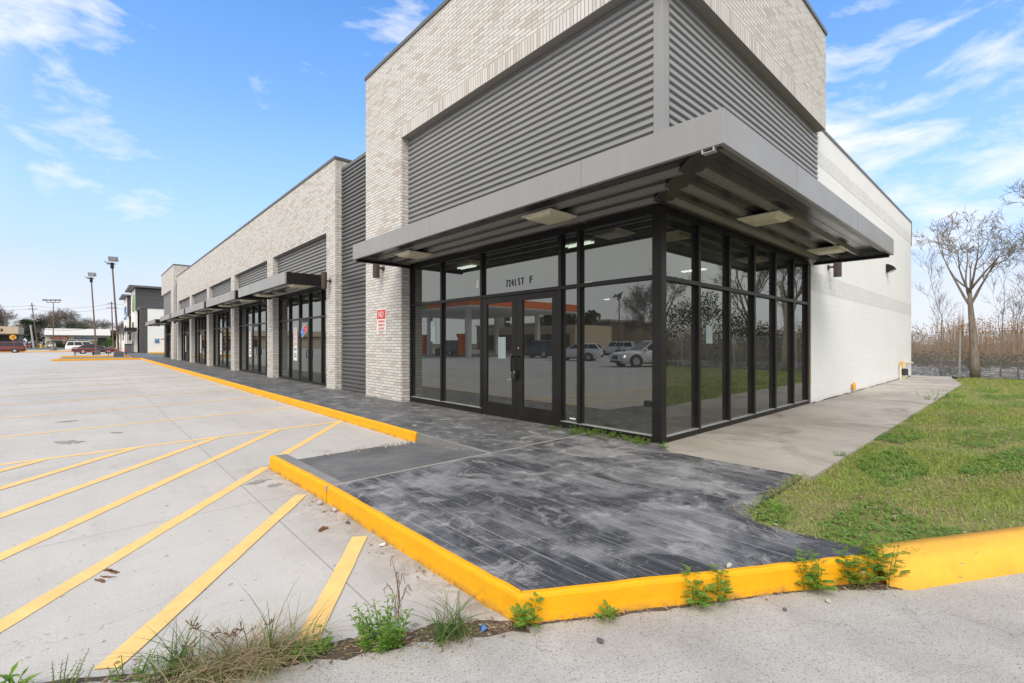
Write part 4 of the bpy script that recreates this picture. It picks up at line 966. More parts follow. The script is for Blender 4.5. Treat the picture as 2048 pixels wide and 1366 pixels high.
for i, (x, y, rz, s_) in enumerate(((27.9, .75, 1.7, 1.0), (28.2, .25, 3.3, .9), (27.3, -.6, 4.4, 1.1), (28.4, -2.0, 2.2, 1.2))):
    t_ = dup(sap, (x, y, .1), rz, 'bare forked sapling behind the fence, %s right of the trunk' % ['just', 'half a metre', 'two metres', 'over three metres'][i]); t_.scale = (s_, s_, s_)
# ------------------------------------------------------------------ railway, fence, reeds
struct(MB().prism([(28.2, -90), (36.5, -90), (36.5, 60), (28.2, 60)], -.2, .02), 'trackside_soil', M['soil'])
mb = MB(); prof = [(28.6, .0), (31.4, .30), (35.2, .30), (37.2, .0)]
n = 150; vs = []; fs = []
for i in range(n + 1):
    for x, z in prof: vs.append((x + random.uniform(-.12, .12), -90 + i, z + random.uniform(-.02, .05)))
for i in range(n):
    for j in range(3): fs.append((i * 4 + j, i * 4 + j + 1, i * 4 + 5 + j, i * 4 + 4 + j))
struct(MB().add(vs, [f[::-1] for f in fs]), 'ballast', M['ballast'])
rt_ = thing('railway_track', 'rusty railway track on grey ballast behind the chain link fence', 'railway', (33, 0, .30))
for x in (32.3, 33.74):
    MB().extrude([(-.07, 0), (.07, 0), (.07, .02), (.012, .035), (.012, .13), (.036, .14), (.036, .175), (-.036, .175), (-.036, .14), (-.012, .13), (-.012, .035), (-.07, .02)], (x, -90, .40), (1, 0, 0), (0, 0, 1), (0, 150, 0)).build('rail', M['rail'], rt_)
mb = MB()
for i in range(250): mb.box(31.75, -90 + i * .6, .24, 34.3, -89.76 + i * .6, .40)
sl_ = mb.build('sleepers', M['wood'], rt_)
fe = thing('chain_link_fence', 'grey chain link fence with one pale steel post beside the railway', 'fence', (26.8, 1.9, .1))
mb = MB(); y0, y1, hz = -9.0, 13.0, 1.75; st_ = .085; k = 0
for sgn in (1, -1):
    y = y0 - hz
    while y < y1 + hz:
        a, b_ = (y, .12), (y + sgn * hz, .12 + hz)
        if sgn < 0: a, b_ = (y + hz, .12), (y, .12 + hz)
        if min(a[0], b_[0]) >= y0 and max(a[0], b_[0]) <= y1: mb.bar((26.78 + sgn * .003, a[0], a[1]), (26.78 + sgn * .003, b_[0], b_[1]), .0065, .0065)
        y += st_
mb.tube([(26.78, y0, hz + .1), (26.78, y1, hz + .1)], .005, 4)
mb.build('chain_link', M['galv'], fe)
for y in (-7.4, -4.3, -1.2, 1.9, 5.0, 8.1):
    MB().tube([(26.82, y, .0), (26.80, y - .03, 2.06)], .034, 10).build('post', M['galv'], fe)
# dry reeds and scrub on the far side of the line
def blades(P, H, Wd, lean, segs=3, curl=.5, rng=RNG):
    n = len(P); a = rng.uniform(0, 2 * np.pi, n); dirv = np.stack([np.cos(a), np.sin(a), np.zeros(n)], 1)
    side = np.stack([-np.sin(a + rng.normal(0, .6, n)), np.cos(a + rng.normal(0, .6, n)), np.zeros(n)], 1)
    rows = []
    for i in range(segs + 1):
        f = i / segs; c = P + dirv * (lean * H * (f ** (1 + curl)))[:, None] + np.array([0, 0, 1.]) * (H * (f - .35 * lean * f * f))[:, None]
        w_ = (Wd * (1 - f) ** .7 * .5 + .0002)[:, None]
        rows += [c - side * w_, c + side * w_]
    V = np.stack(rows, 1); m_ = 2 * (segs + 1)
    quad = np.array([[2 * i, 2 * i + 1, 2 * i + 3, 2 * i + 2] for i in range(segs)])
    F = (np.arange(n)[:, None, None] * m_ + quad[None]).reshape(-1, 4)
    return V.reshape(-1, 3), F
rg = np.random.default_rng(3)
n = 15000; yy = rg.uniform(-60, 14, n); xx = 39.2 + rg.gamma(1.6, 1.6, n)
hh = (2.5 + .8 * np.sin(yy * .75) + .5 * np.sin(yy * 2.3 + 1) + .35 * np.sin(yy * 5.1)) * rg.uniform(.55, 1.15, n)
V, F = blades(np.stack([xx, yy, np.full(n, -.05)], 1), hh, rg.uniform(.03, .075, n), rg.uniform(.05, .45, n), 4, .8, rg)
V2, F2 = leaf_cloud(75000, [(40 + rg.uniform(0, 3), y, z * rg.uniform(.8, 1.15)) for y in np.arange(-60, 14, .8) for z in (.5, 1.2, 1.9, 2.5)], [(1.3, 1.0, .7)] * (len(np.arange(-60, 14, .8)) * 4), .055, rng=rg)
np_mesh('reed_thicket', np.concatenate([V, V2]), np.concatenate([F, F2 + len(V)]), M['reed'], kind='stuff')
bpy.data.objects['reed_thicket']['label'] = 'tall dry brown reed thicket along the far side of the railway'
bpy.data.objects['reed_thicket']['category'] = 'reeds'
V, F = leaf_cloud(16000, [(37.6 + rg.uniform(-.6, .8), y, rg.uniform(.2, .9)) for y in np.arange(-60, 14, .8)], [(.8, .7, .6)] * len(np.arange(-60, 14, .8)), .07, rng=rg)
V2, F2 = leaf_cloud(15000, [(27.9 + rg.uniform(-.6, .9), y, rg.uniform(.1, .8)) for y in np.arange(-30, 12, .9)], [(.5, .6, .35)] * len(np.arange(-30, 12, .9)), .045, rng=rg)
tag(np_mesh('scrub', np.concatenate([V, V2]), np.concatenate([F, F2 + len(V)]), M['scrub']), 'low tangled green brown scrub at the foot of the fence and the reeds', 'scrub', kind='stuff')
V, F = leaf_cloud(60000, [(47 + rg.uniform(0, 10), y, rg.uniform(.5, 2.2)) for y in np.arange(-120, 60, 1.0)], [(2.2, 1.6, .7)] * len(np.arange(-120, 60, 1.0)), .06, rng=rg)
tag(np_mesh('far_wood', V, F, M['scrub']), 'dark mixed wood beyond the reeds', 'trees', kind='stuff')

V, F = leaf_cloud(110000, [(27.9 + rg.uniform(-.5, .5), y, rg.uniform(.3, 1.0) * (3.2 + 1.5 * math.sin(y * .7))) for y in np.repeat(np.arange(-95, -1.6, .6), 4)], [(.8, .8, .8)] * (4 * len(np.arange(-95, -1.6, .6))), .07, rng=rg)
tag(np_mesh('vine_thicket', V, F, M['scrub']), 'dark vine covered thicket along the railway mirrored in the side windows', 'thicket', kind='stuff')
# ------------------------------------------------------------------ left background: trees, poles, wires
rgn = random.Random(11)
B1 = bare_tree('large round headed bare tree behind the pale metal roofed store', (-6.5, 262, 0), .5, 1.0, 'bare trees beyond the road', 'bark_far', seed=71, first=6, s0=(.6, .85), height=6.0, spread=1.15, trunk_r=.42, levels=5, fork=.5, up=.12, kids=(4, 5), twig_r=.030, kink=.2, shrink=(.6, .82))
B2 = bare_tree('bare forked tree behind the tan store, right of the cut off pole', (-24.5, 250, 0), .5, 1.0, 'bare trees beyond the road', 'bark_far', seed=88, first=6, s0=(.6, .85), height=5.5, spread=.9, trunk_r=.36, levels=5, fork=.4, up=.18, kids=(3, 5), twig_r=.030, kink=.22, shrink=(.62, .85))
for i, (x, y, rz, s_) in enumerate(((-38, 245, 2, 1.25), (-31, 275, 4, 1.0), (-19, 285, 1, .85), (-13, 280, 3, .9), (-2.5, 280, 5, .9), (4.5, 262, .7, .75), (10, 240, 2.2, .62), (13, 260, 4.1, .75), (17, 235, 1.0, .6), (22, 270, 3.1, .8))):
    t_ = dup(B1 if i % 2 else B2, (x, y, 0), rz, 'bare tree on the skyline ' + ['at the left edge behind the tan store', 'behind the cut off pole', 'behind the leaning utility pole', 'left of the pale roofed store', 'over the right half of the pale roof', 'over the right end of the pale roof', 'left of the right utility pole', 'right of the right utility pole', 'between the tall lamp post and the shop signs', 'beyond the far shop building'][i]); t_.scale = (s_, s_, s_)
for i, (x, y, h, wd) in enumerate(((-16, 262, 12, 9), (-10.5, 268, 9.5, 8), (-3, 252, 10, 10), (-21, 265, 8, 7), (3, 270, 8, 9), (16, 262, 8, 8), (-29, 262, 8.5, 8), (9, 275, 7.5, 8))):
    leafy_tree('dark evergreen ' + ['right behind the leaning pole', 'left of the pale roofed store', 'below the round headed bare tree', 'left of the leaning pole', 'over the middle of the pale roof', 'beside the right utility pole', 'behind the tan store', 'over the right end of the pale roof'][i], (x, y, 0), h, wd, 100 + i)
V, F = leaf_cloud(24000, [(x, 300 + rg.uniform(-8, 8), rg.uniform(.8, 6.0)) for x in np.arange(-160, 130, 2.4)], [(3.0, 3, 2.1)] * len(np.arange(-160, 130, 2.4)), .42, rng=rg)
tag(np_mesh('far_treeline', V, F, M['scrub']), 'far brown green tree line along the horizon beyond the road', 'trees', kind='stuff')
def utility(label, base, top, arms, cans=True, r=.16):
    u_ = thing('utility_pole', label, 'utility pole', base); b_, t_ = Vector(base), Vector(top); ax = t_ - b_
    MB().tube([b_, t_], [r * 1.15, r * .75], 10).build('pole_shaft', M['wood'], u_)
    rtv = Vector((math.sin(YAW), -math.cos(YAW), 0)).normalized()
    for f, L in arms:
        c = b_ + ax * f; m_ = MB().bar(c - rtv * L / 2, c + rtv * L / 2, .12, .14)
        for k in (-.46, -.2, .2, .46): m_.lathe([(.05, 0), (.07, .08), (.03, .22)], c + rtv * L * k + Vector((0, 0, .07)), (0, 0, 1), 6)
        m_.build('crossarm', M['wood'], u_)
    if cans:
        for k in (-1, 1):
            c = b_ + ax * .70 + rtv * .62 * k
            MB().lathe([(.30, -.6), (.34, -.58), (.34, .5), (.25, .58), (.06, .62), (.05, .9)], c, (0, 0, 1), 12).build('transformer', M['galv'], u_)
    return u_
utility('leaning wooden utility pole with two grey transformers left of the pale roofed store', (-11.9, 213.3, 0), (-13.4, 214.7, 14.6), [(.86, 2.6), (.93, 1.6)])
utility('upright wooden utility pole right of the tall lamp post', (5.2, 171.2, 0), (4.85, 171.4, 13.2), [(.95, 2.0), (.86, 2.9)], False)
utility('cut off wooden pole stub above the tan store', (-20.2, 234.4, 0), (-21.2, 234.8, 12.6), [], False, .22)
utility('small far wooden pole beside the shop signs', (12.8, 210, 0), (12.8, 210, 9.5), [(.95, 1.6)], False, .13)
gp = thing('steel_brace_pole', 'pale grey steel brace pole next to the leaning utility pole', 'pole', (-12.9, 208, 0))
MB().tube([(-12.6, 209.2, 0), (-13.35, 209.6, 7.3)], [.24, .20], 10).build('pole_shaft', M['galv'], gp)
def wire(label, pts, sag, r=.03):
    mb = MB()
    for a, b_ in zip(pts[:-1], pts[1:]):
        a, b_ = Vector(a), Vector(b_); mb.tube([a.lerp(b_, k / 12) - Vector((0, 0, sag * 4 * (k / 12) * (1 - k / 12))) for k in range(13)], r, 4, False)
    return tag(mb.build('power_line', M['black'], at=pts[0]), label, 'power line', 'power lines across the left skyline')
for k, (z1, z2, z3, sg1, lb_) in enumerate(((13.4, 13.6, 12.6, 1.0, 'top thin power line from the leaning pole to the right pole'), (12.2, 12.5, 11.5, 1.1, 'second power line below the pole tops'), (7.6, 7.3, 7.2, .9, 'low thick cable crossing above the pale roof'), (6.9, 6.6, 6.8, 1.2, 'lowest sagging cable above the pale roof'))):
    wire(lb_, [(-70, 245, z1), (-13.0, 214.2, z2), (4.9, 171.3, z3), (18, 138, z3)], sg1, .03 if k < 2 else .055)
def floodhead(c, fwd, up_, w_=.75, d_=.62, par=None):
    f = Vector(fwd).normalized(); s_ = f.cross(Vector((0, 0, 1))).normalized(); u = s_.cross(f)
    Mx = Matrix((s_, f, u)).transposed(); mb = MB(); c = Vector(c)
    mb.obox(c, (w_, d_, .10), Mx).obox(c - u * .09 - f * .1, (w_ * .5, d_ * .5, .12), Mx); mb.build('lamp_head', M['galv'], par, bevel=.02)
    mb = MB().obox(c + u * .055, (w_ * .9, d_ * .88, .012), Mx); mb.build('lamp_glass', M['lens_rim'], par)
def lamp_post(label, base, z, lean, two=True):
    l_ = thing('lamp_post', label, 'lamp post', base, 0, 'parking lot lamp posts'); b_ = Vector(base); rtv = Vector((math.sin(YAW), -math.cos(YAW), 0)); fwv = Vector((math.cos(YAW), math.sin(YAW), 0))
    t_ = b_ + Vector((0, 0, z)) - rtv * lean
    if two: MB().box(b_.x - .42, b_.y - .42, 0, b_.x + .42, b_.y + .42, .58).build('base_block', M['panel_dark'], l_, bevel=.03)
    else: MB().lathe([(.62, 0), (.62, .15), (.42, .75), (.3, .8)], b_, (0, 0, 1), 14).build('base_block', M['panel_dark'], l_)
    MB().tube([b_ + Vector((0, 0, .5)), t_], [.095, .07], 10).build('pole_shaft', M['steelbrown'], l_)
    if two:
        MB().tube([t_ - Vector((0, 0, .5)), t_ + Vector((0, 0, .15))], .16, 8).bar(t_ - rtv * .5, t_ + rtv * .4, .08, .08).build('bracket', M['bronze'], l_)
        floodhead(t_ + rtv * .12 + Vector((0, 0, .55)), -fwv * .3 + rtv * .2 + Vector((0, 0, .62)), None, .85, .58, l_)
        floodhead(t_ - rtv * .55 + Vector((0, 0, .18)), -rtv * .8 - fwv * .5 + Vector((0, 0, .35)), None, .7, .48, l_)
    else:
        MB().bar(t_ - rtv * 1.45, t_ + rtv * 1.45, .12, .14).build('crossbar', M['steelbrown'], l_)
        for k in (-1.45, -.5, .45, 1.40):
            c = t_ + rtv * k; MB().tube([c, c + Vector((0, 0, .35))], .04, 6).build('stem', M['bronze'], l_)
            floodhead(c + Vector((0, 0, .52)) - rtv * .25, (fwv if k > -1 else -rtv * .8 + fwv * .4) + Vector((0, 0, -.45)), None, 1.0, .65, l_)
    return l_
lamp_post('nearest leaning brown lamp post with two floodlights on a dark block', (2.5, 67.2, 0), 10.25, .72)
lamp_post('second leaning brown lamp post with two floodlights behind the red tables', (.82, 83.8, 0), 10.2, .68)
lamp_post('upright T shaped lamp post with four floodlights in front of the pale roofed store', (-5.5, 140, 0), 10.3, 0, False)
lamp_post('T shaped lamp post with four floodlights out in the lot behind the camera', (-35.8, 33, 0), 6.9, 0, False)
# red picnic tables
def picnic(label, loc, rz):
    p_ = thing('picnic_table', label, 'picnic table', loc, rz, 'red picnic tables by the lamp posts')
    MB().box(-1.2, -.36, .815, 1.2, .36, .86).build('table_top', M['red'], p_, local=True, bevel=.01)
    for s_ in (-1, 1): MB().box(-1.2, s_ * .56 - .13, .485, 1.2, s_ * .56 + .13, .52).build('bench', M['red'], p_, local=True, bevel=.01)
    for x in (-.85, .85): MB().bar((x, -.3, .8), (x, -.75, 0), .07, .07).bar((x, .3, .8), (x, .75, 0), .07, .07).bar((x, -.7, .44), (x, .7, .44), .06, .06).build('leg_frame', M['black'], p_, local=True)
picnic('red picnic table left of the second lamp post', (-.35, 79.5, 0), .04); picnic('red picnic table between the two lamp posts and the shops', (2.75, 78.0, 0), -.03)

# ------------------------------------------------------------------ cars
def car(label, loc, rz, L, W, H, mat, prof, gh, belt, pillars=(.36, .68), r=.33, wb=.56, lit=None, plate=True, cat='car', name='parked_car', group='parked cars'):
    """prof: (x fraction from rear, z) of bonnet/boot line; gh: greenhouse x fractions base rear, roof rear, roof front, base front"""
    c = thing(name, label, cat, loc, rz, group); X = lambda f: (f - .5) * L; hw = W / 2
    vs = []; fs = []; ring = 12
    xs_ = [0, .015, .05, .12, .25, .4, .55, .7, .82, .91, .965, .99, 1.0]
    for f in xs_:
        e = min(f, 1 - f); k = 1 - .20 * max(0, 1 - e / .13) ** 2.2; w_ = hw * k
        zt = np.interp(f, [p[0] for p in prof], [p[1] for p in prof]); zb = .20 + .16 * max(0, 1 - e / .05)
        half = [(0, zb), (w_ * .86, zb), (w_ * .97, zb + .12), (w_, zb + (zt - zb) * .5), (w_ * .96, zt - .10), (w_ * .86, zt - .015), (0, zt + .02)]
        pts = half + [(-y, z) for y, z in half[-2:0:-1]]
        vs += [(X(f), y, z) for y, z in pts]
    ring = len(pts); m = len(xs_)
    fs = [(i * ring + k, (i + 1) * ring + k, (i + 1) * ring + (k + 1) % ring, i * ring + (k + 1) % ring) for i in range(m - 1) for k in range(ring)]
    fs += [tuple(range(ring)), tuple((m - 1) * ring + k for k in range(ring - 1, -1, -1))]
    MB().add(vs, fs).build('body', mat, c, local=True, smooth=True, weld=True)
    a0, a1, a2, a3 = (X(f) for f in gh); wb_, wt = hw * .88, hw * .70
    lo = [(a0, -wb_), (a3, -wb_), (a3, wb_), (a0, wb_)]; hi = [(a1, -wt), (a2, -wt), (a2, wt), (a1, wt)]
    v = [(x, y, belt - .03) for x, y in lo] + [(x, y, H - .03) for x, y in hi]
    cb = MB().add(v, [(0, 1, 5, 4), (1, 2, 6, 5), (2, 3, 7, 6), (3, 0, 4, 7)]); v2 = [(a1 + .12 * (a2 - a1), -wt * .8, H), (a2 - .12 * (a2 - a1), -wt * .8, H), (a2 - .12 * (a2 - a1), wt * .8, H), (a1 + .12 * (a2 - a1), wt * .8, H)]
    cb.add(v[4:] + v2, [(0, 1, 5, 4), (1, 2, 6, 5), (2, 3, 7, 6), (3, 0, 4, 7), (4, 5, 6, 7)])
    cb.build('cabin', mat, c, local=True, weld=True, bevel=.05, seg=3, smooth=False)
    V = [Vector(q) for q in v]
    def win(nm, quad, u0, u1, w0, w1):
        A, B_, C2, D = (V[i] for i in quad); P = lambda a, b_: A.lerp(B_, a).lerp(D.lerp(C2, a), b_)
        nrm = (B_ - A).cross(D - A).normalized() * .012
        q = [P(u0, w0), P(u1, w0), P(u1, w1), P(u0, w1)]
        MB().add([p_ + nrm for p_ in q] + [p_ - nrm for p_ in q], [(0, 1, 2, 3), (0, 4, 5, 1), (1, 5, 6, 2), (2, 6, 7, 3), (3, 7, 4, 0)]).build(nm, M['carglass'], c, local=True)
    edges = [.03] + list(pillars) + [.97]
    for a, b_ in zip(edges[:-1], edges[1:]):
        win('side_window', (0, 1, 5, 4), a + .012, b_ - .012, .14, .90); win('side_window', (2, 3, 7, 6), 1 - b_ + .012, 1 - a - .012, .14, .90)
    win('windscreen', (1, 2, 6, 5), .07, .93, .10, .93); win('rear_window', (3, 0, 4, 7), .08, .92, .16, .92)
    for sx in (-wb / 2, wb / 2):
        for sy in (-1, 1):
            o_ = Vector((L * sx + .02 * L, sy * (hw - .20), r)); ax = Vector((0, sy, 0))
            MB().lathe([(r + .07, .205), (r + .07, .212)], o_, ax, 24).build('wheel_arch', M['plastic'], c, local=True)
            w_ = MB().lathe([(r - .04, 0), (r, .03), (r, .19), (r - .03, .222), (r * .66, .224)], o_, ax, 24).build('wheel', M['tyre'], c, local=True)
            MB().lathe([(r * .64, .215), (r * .60, .232), (r * .2, .226), (.05, .236)], o_, ax, 16).build('rim', M['rim'], w_, local=True)
    zf = prof[-1][1]; zr = prof[0][1]
    for sy in (-1, 1):
        MB().add([(L / 2 - .10, sy * hw * .46, zf - .20), (L / 2 - .26, sy * hw * .90, zf - .18), (L / 2 - .30, sy * hw * .91, zf - .04), (L / 2 - .12, sy * hw * .50, zf - .06), (L / 2 + .015, sy * hw * .44, zf - .19), (L / 2 - .17, sy * hw * .945, zf - .17), (L / 2 - .22, sy * hw * .95, zf - .05), (L / 2 - .03, sy * hw * .48, zf - .07)], [(4, 5, 6, 7), (0, 1, 5, 4), (2, 3, 7, 6), (0, 4, 7, 3), (1, 2, 6, 5)]).build('headlight', M[lit or 'headlamp'], c, local=True)
        MB().box(-L / 2 - .015, sy * hw * .62 - .13, zr - .30, -L / 2 + .22, sy * hw * .62 + .13, zr - .08).build('tail_light', M['tail'], c, local=True, bevel=.02)
        MB().box(X(gh[3]) - .45, sy * (hw * .97) - .09, belt + .02, X(gh[3]) - .25, sy * (hw * .97) + .09, belt + .16).build('wing_mirror', mat, c, local=True, bevel=.03)
        MB().box(-L * .33, sy * (hw - .0) - .02, .22, L * .33, sy * (hw + .005) - .0, .30).build('sill_trim', M['plastic'], c, local=True)
    MB().box(L / 2 - .12, -hw * .40, zf - .32, L / 2 + .022, hw * .40, zf - .09).build('grille', M['black'], c, local=True, bevel=.03)
    MB().box(L / 2 - .15, -hw * .7, .26, L / 2 + .012, hw * .7, .40).build('bumper', M['plastic'], c, local=True, bevel=.03); MB().box(-L / 2 - .03, -hw * .74, .34, -L / 2 + .15, hw * .74, .52).build('bumper', M['plastic'], c, local=True, bevel=.03)
    if plate: MB().box(-L / 2 - .035, -.16, .58, -L / 2 + .02, .16, .72).build('number_plate', M['white'], c, local=True)
    return c
VAN = ([(0, .98), (.04, 1.02), (.70, 1.0), (.80, .94), (.93, .82), (1, .70)], (.01, .06, .64, .83), 1.0)
SED = ([(0, .84), (.03, .93), (.16, .95), (.70, .92), (.85, .86), (.95, .78), (1, .66)], (.10, .30, .52, .74), .92)
SUV = ([(0, 1.0), (.03, 1.06), (.68, 1.06), (.78, 1.04), (.93, .98), (1, .86)], (.0, .05, .60, .74), 1.06)
CRO = ([(0, .98), (.03, 1.04), (.66, 1.03), (.80, 1.0), (.93, .93), (1, .80)], (.0, .10, .52, .73), 1.03)
car('dark red minivan parked at the far left edge, seen from its side', (-10.05, 110.6, 0), R(180), 5.0, 1.95, 1.78, M['p_red'], *VAN, pillars=(.32, .62))
sdn = car('black sedan parked behind the red picnic tables', (.75, 92.8, 0), 0, 4.95, 1.88, 1.45, M['p_black'], *SED, pillars=(.45,))
car('long white full size wagon parked behind the black sedan', (-.35, 120.8, 0), 0, 5.6, 2.05, 1.92, M['p_white'], *SUV, pillars=(.30, .62), r=.4)
car('black car half hidden behind the red minivan', (-14.8, 128, 0), R(180), 4.8, 1.85, 1.5, M['p_black'], *SED, pillars=(.45,))
car('dark red car with a white roof parked by the leaning pole, seen from behind', (-14.9, 226, 0), R(100), 4.6, 1.9, 1.7, M['p_maroon'], *CRO)
car('small white car with dark rear window left of the pale roofed store', (-9.2, 225, 0), R(97), 4.7, 1.9, 1.75, M['p_white'], *SUV)
car('white crossover facing the shop, reflected in the large corner pane', (-15.6, 16.6, 0), R(28), 4.85, 1.98, 1.70, M['p_white'], *CRO, lit='headlit', r=.38)
car('white hatchback reflected in the narrow pane beside the doors', (-20.2, 26.4, 0), R(62), 4.2, 1.8, 1.5, M['p_white'], *CRO)
car('slate coloured pickup sized wagon reflected in the right hand door', (-23.6, 34.5, 0), R(82), 5.3, 2.0, 1.85, M['p_dark'], *SUV, r=.4)
car('dark brown wagon under the filling station canopy', (-21.5, 47.5, 0), R(95), 5.6, 2.0, 1.9, M['p_brown'], *SUV, r=.4)
car('white sedan parked far out by the trees behind the camera', (-36, 29, 0), R(60), 4.6, 1.85, 1.5, M['p_white'], *SED, pillars=(.45,))
car('white wagon parked beyond the white sedan behind the camera', (-38, 35, 0), R(70), 4.8, 1.9, 1.75, M['p_white'], *SUV)

# ------------------------------------------------------------------ shops on the left skyline
st = thing('corner_store', 'white and dark grey store building with two tall sign towers past the strip mall', 'building', (5.7, 88, 0))
def sp(mb, nm, mat, par=None, **kw): return mb.build(nm, M[mat], par or st, **kw)
sp(MB().box(6.56, 88.02, 0, 30, 140, 6.7), 'white_wall', 'block')
sp(MB().box(5.7, 88, 0, 6.555, 89.2, 6.75), 'corner_pier', 'greybrick')
sp(MB().box(6.1, 89.2, 0, 6.556, 139.9, 6.6), 'front_wall', 'white')
sp(MB().box(5.62, 87.95, 6.75, 6.6, 95, 6.95).box(5.8, 104.2, 6.62, 6.6, 114.9, 6.95), 'coping', 'coping')
sp(MB().box(6.6, 87.98, 6.7, 30, 88.3, 6.8), 'coping', 'coping')
for (y0, y1, zt) in ((94.5, 104, 10.2), (115, 125, 10.35)):
    sp(MB().box(5.5, y0 + .02, .1, 5.8, y1, zt), 'tower_front', 'white')
    sp(MB().box(5.5, y0 - .25, 6.7, 9.2, y0 + .018, zt).box(5.8, y0 + .02, 6.7, 9.2, y1 - .02, zt), 'tower_side', 'darkgrey')
    sp(MB().box(4.7, y0 - .9, zt + .12, 9.6, y1 + .8, zt + .42), 'tower_roof', 'coping')
    sl2 = MB()
    for k in range(5): sl2.box(5.501, y0 - .256, 7.3 + k * .62, 9.2, y0 - .251, 7.33 + k * .62)
    sp(sl2, 'siding_joint', 'black')
for y0, y1 in ((90.6, 93.6), (96.0, 98.0), (99.5, 101.5), (107, 113), (117, 119), (121, 123)): sp(MB().box(5.46 if y0 > 94 and (y1 < 104 or y0 > 115) else 6.05, y0, .1, 6.2, y1, 3.0), 'shop_window', 'carglass')
sp(MB().box(5.46, 97.5, 3.7, 5.6, 100.5, 5.0), 'shop_window', 'carglass'); sp(MB().box(5.46, 118, 3.7, 5.6, 121, 5.0), 'shop_window', 'carglass')
for y0, y1, x0, z0 in ((90.3, 104.5, 4.0, 3.35), (106, 124, 4.2, 3.2)): sp(MB().box(x0, y0, z0, 5.49, y1, z0 + .55), 'entrance_canopy', 'black')
for y in (91, 95, 103, 110, 117, 123): sp(MB().tube([(4.3, y, .1), (4.3, y, 3.3)], .10, 10), 'canopy_column', 'white')
sgn = thing('store_logo_sign', 'red and green emblem sign on the nearer store tower', 'sign', (5.45, 99, 8))
xf = 5.40
MB().extrude([(-1.5, -1.0), (.2, -1.0), (.2, .1), (-.3, 1.0), (-1.5, 1.0), (-1.9, .2)], (xf, 100, 7.9), (0, 1, 0), (0, 0, 1), (.1, 0, 0)).build('red_shape', M['orange'], sgn)
MB().extrude([(-1.6, -1.35), (.2, -1.35), (.5, -.3), (.2, 1.35), (-1.6, 1.35), (-1.9, 0)], (xf - .02, 97.4, 7.95), (0, 1, 0), (0, 0, 1), (.1, 0, 0)).build('green_shape', M['green_sign'], sgn)
m_ = MB(); m_.box(xf - .14, 98.9, 7.6, xf - .125, 100.2, 7.8).box(xf - .14, 98.9, 8.0, xf - .125, 99.2, 8.4); m_.build('white_strokes', M['white'], sgn)
bs = thing('blue_store_sign', 'two row blue letter sign on the farther store tower', 'sign', (5.45, 120, 7.5))
m_ = MB()
for k in range(5): m_.box(5.40, 117 + k * 1.15, 7.75, 5.47, 117.75 + k * 1.15, 8.75)
m_.build('upper_letters', M['blue'], bs); MB().box(5.36, 116.4, 6.3, 5.47, 123, 7.6).build('blue_panel', M['blue'], bs)
m_ = MB()
for k in range(4): m_.box(5.34, 117 + k * 1.5, 6.6, 5.36, 117.9 + k * 1.5, 7.3)
m_.build('white_letters', M['white'], bs)
ws = thing('accessible_sign', 'blue accessible parking sign on the white store end wall', 'sign', (7.7, 88, 1.9))
MB().box(7.4, 87.97, 1.55, 8.0, 88.01, 2.25).build('sign_plate', M['dimpaper_plate'], ws)
MB().box(7.50, 87.955, 1.62, 7.90, 87.969, 2.1).build('blue_field', M['blue'], ws)
MB().lathe([(.05, 0), (.05, .012)], (7.68, 87.954, 2.03), (0, -1, 0), 10).bar((7.68, 87.95, 1.97), (7.68, 87.95, 1.82), .05, .01).bar((7.66, 87.95, 1.83), (7.80, 87.95, 1.72), .05, .01).build('wheelchair_symbol', M['white'], ws)
tag(MB().box(8.15, 87.97, 2.12, 8.6, 88.01, 2.24).build('small_plaque', M['redpale'], at=(8.4, 88, 2.2)), 'small red plaque right of the accessible sign on the white end wall', 'sign')
ib = thing('ice_freezer', 'white freezer box with red marks under the store canopy', 'freezer', (4.9, 101, 0))
MB().box(4.3, 98.5, .1, 5.4, 102.5, 2.0).build('cabinet', M['white'], ib, bevel=.04); MB().box(4.6, 98.47, 1.2, 4.75, 98.499, 1.75).box(4.85, 98.47, .8, 5.1, 98.499, 1.0).build('red_marks', M['red'], ib)
tb = thing('trash_bin', 'dark grey square bin right of the picnic tables', 'bin', (4.2, 85, .1))
MB().box(3.8, 84.6, .1, 4.6, 85.4, 1.35).build('bin_body', M['panel_dark'], tb, bevel=.03); MB().box(3.75, 84.55, 1.35, 4.65, 85.45, 1.45).build('bin_lid', M['black'], tb, bevel=.02)
ts = thing('tan_store', 'tan flat roofed store with yellow lettering at the left edge', 'building', (-24, 181, 0))
def tp(mb, nm, mat, **kw): return mb.build(nm, M[mat], ts, **kw)
tp(MB().box(-60, 182, 0, -18.0, 196, 4.0), 'wall', 'tan'); tp(MB().box(-60, 181, 4.1, -13.8, 196, 6.0), 'fascia_band', 'tan'); tp(MB().box(-60, 181.2, 3.75, -12.9, 195.8, 4.09), 'soffit', 'wood')
tp(MB().box(-14.8, 184, 0, -13.9, 196, 3.7).box(-18, 186, 0, -14.8, 186.3, 3.7), 'side_wall', 'coping')
tp(MB().box(-19.2, 181.5, 0, -18.0, 182.3, 3.74), 'column', 'tan')
for x in (-33, -29.5, -26, -22.6): tp(MB().box(x, 181.9, .3, x + 3.0, 182.02, 3.1), 'shop_window', 'carglass')
for x in (-33.2, -29.7, -26.2, -22.8): tp(MB().box(x, 181.86, .1, x + .18, 182.03, 3.3), 'yellow_frame', 'gas_yellow')
tp(MB().box(-33, 181.86, 3.0, -19.5, 182.03, 3.4), 'yellow_band', 'gas_yellow')
yl = thing('yellow_letter_sign', 'yellow lettering on a dark strip with a red emblem on the tan store', 'sign', (-22, 181, 4.9))
MB().box(-25.3, 180.9, 4.75, -16.6, 180.99, 5.4).build('dark_strip', M['plastic'], yl)
m_ = MB(); x = -25.0
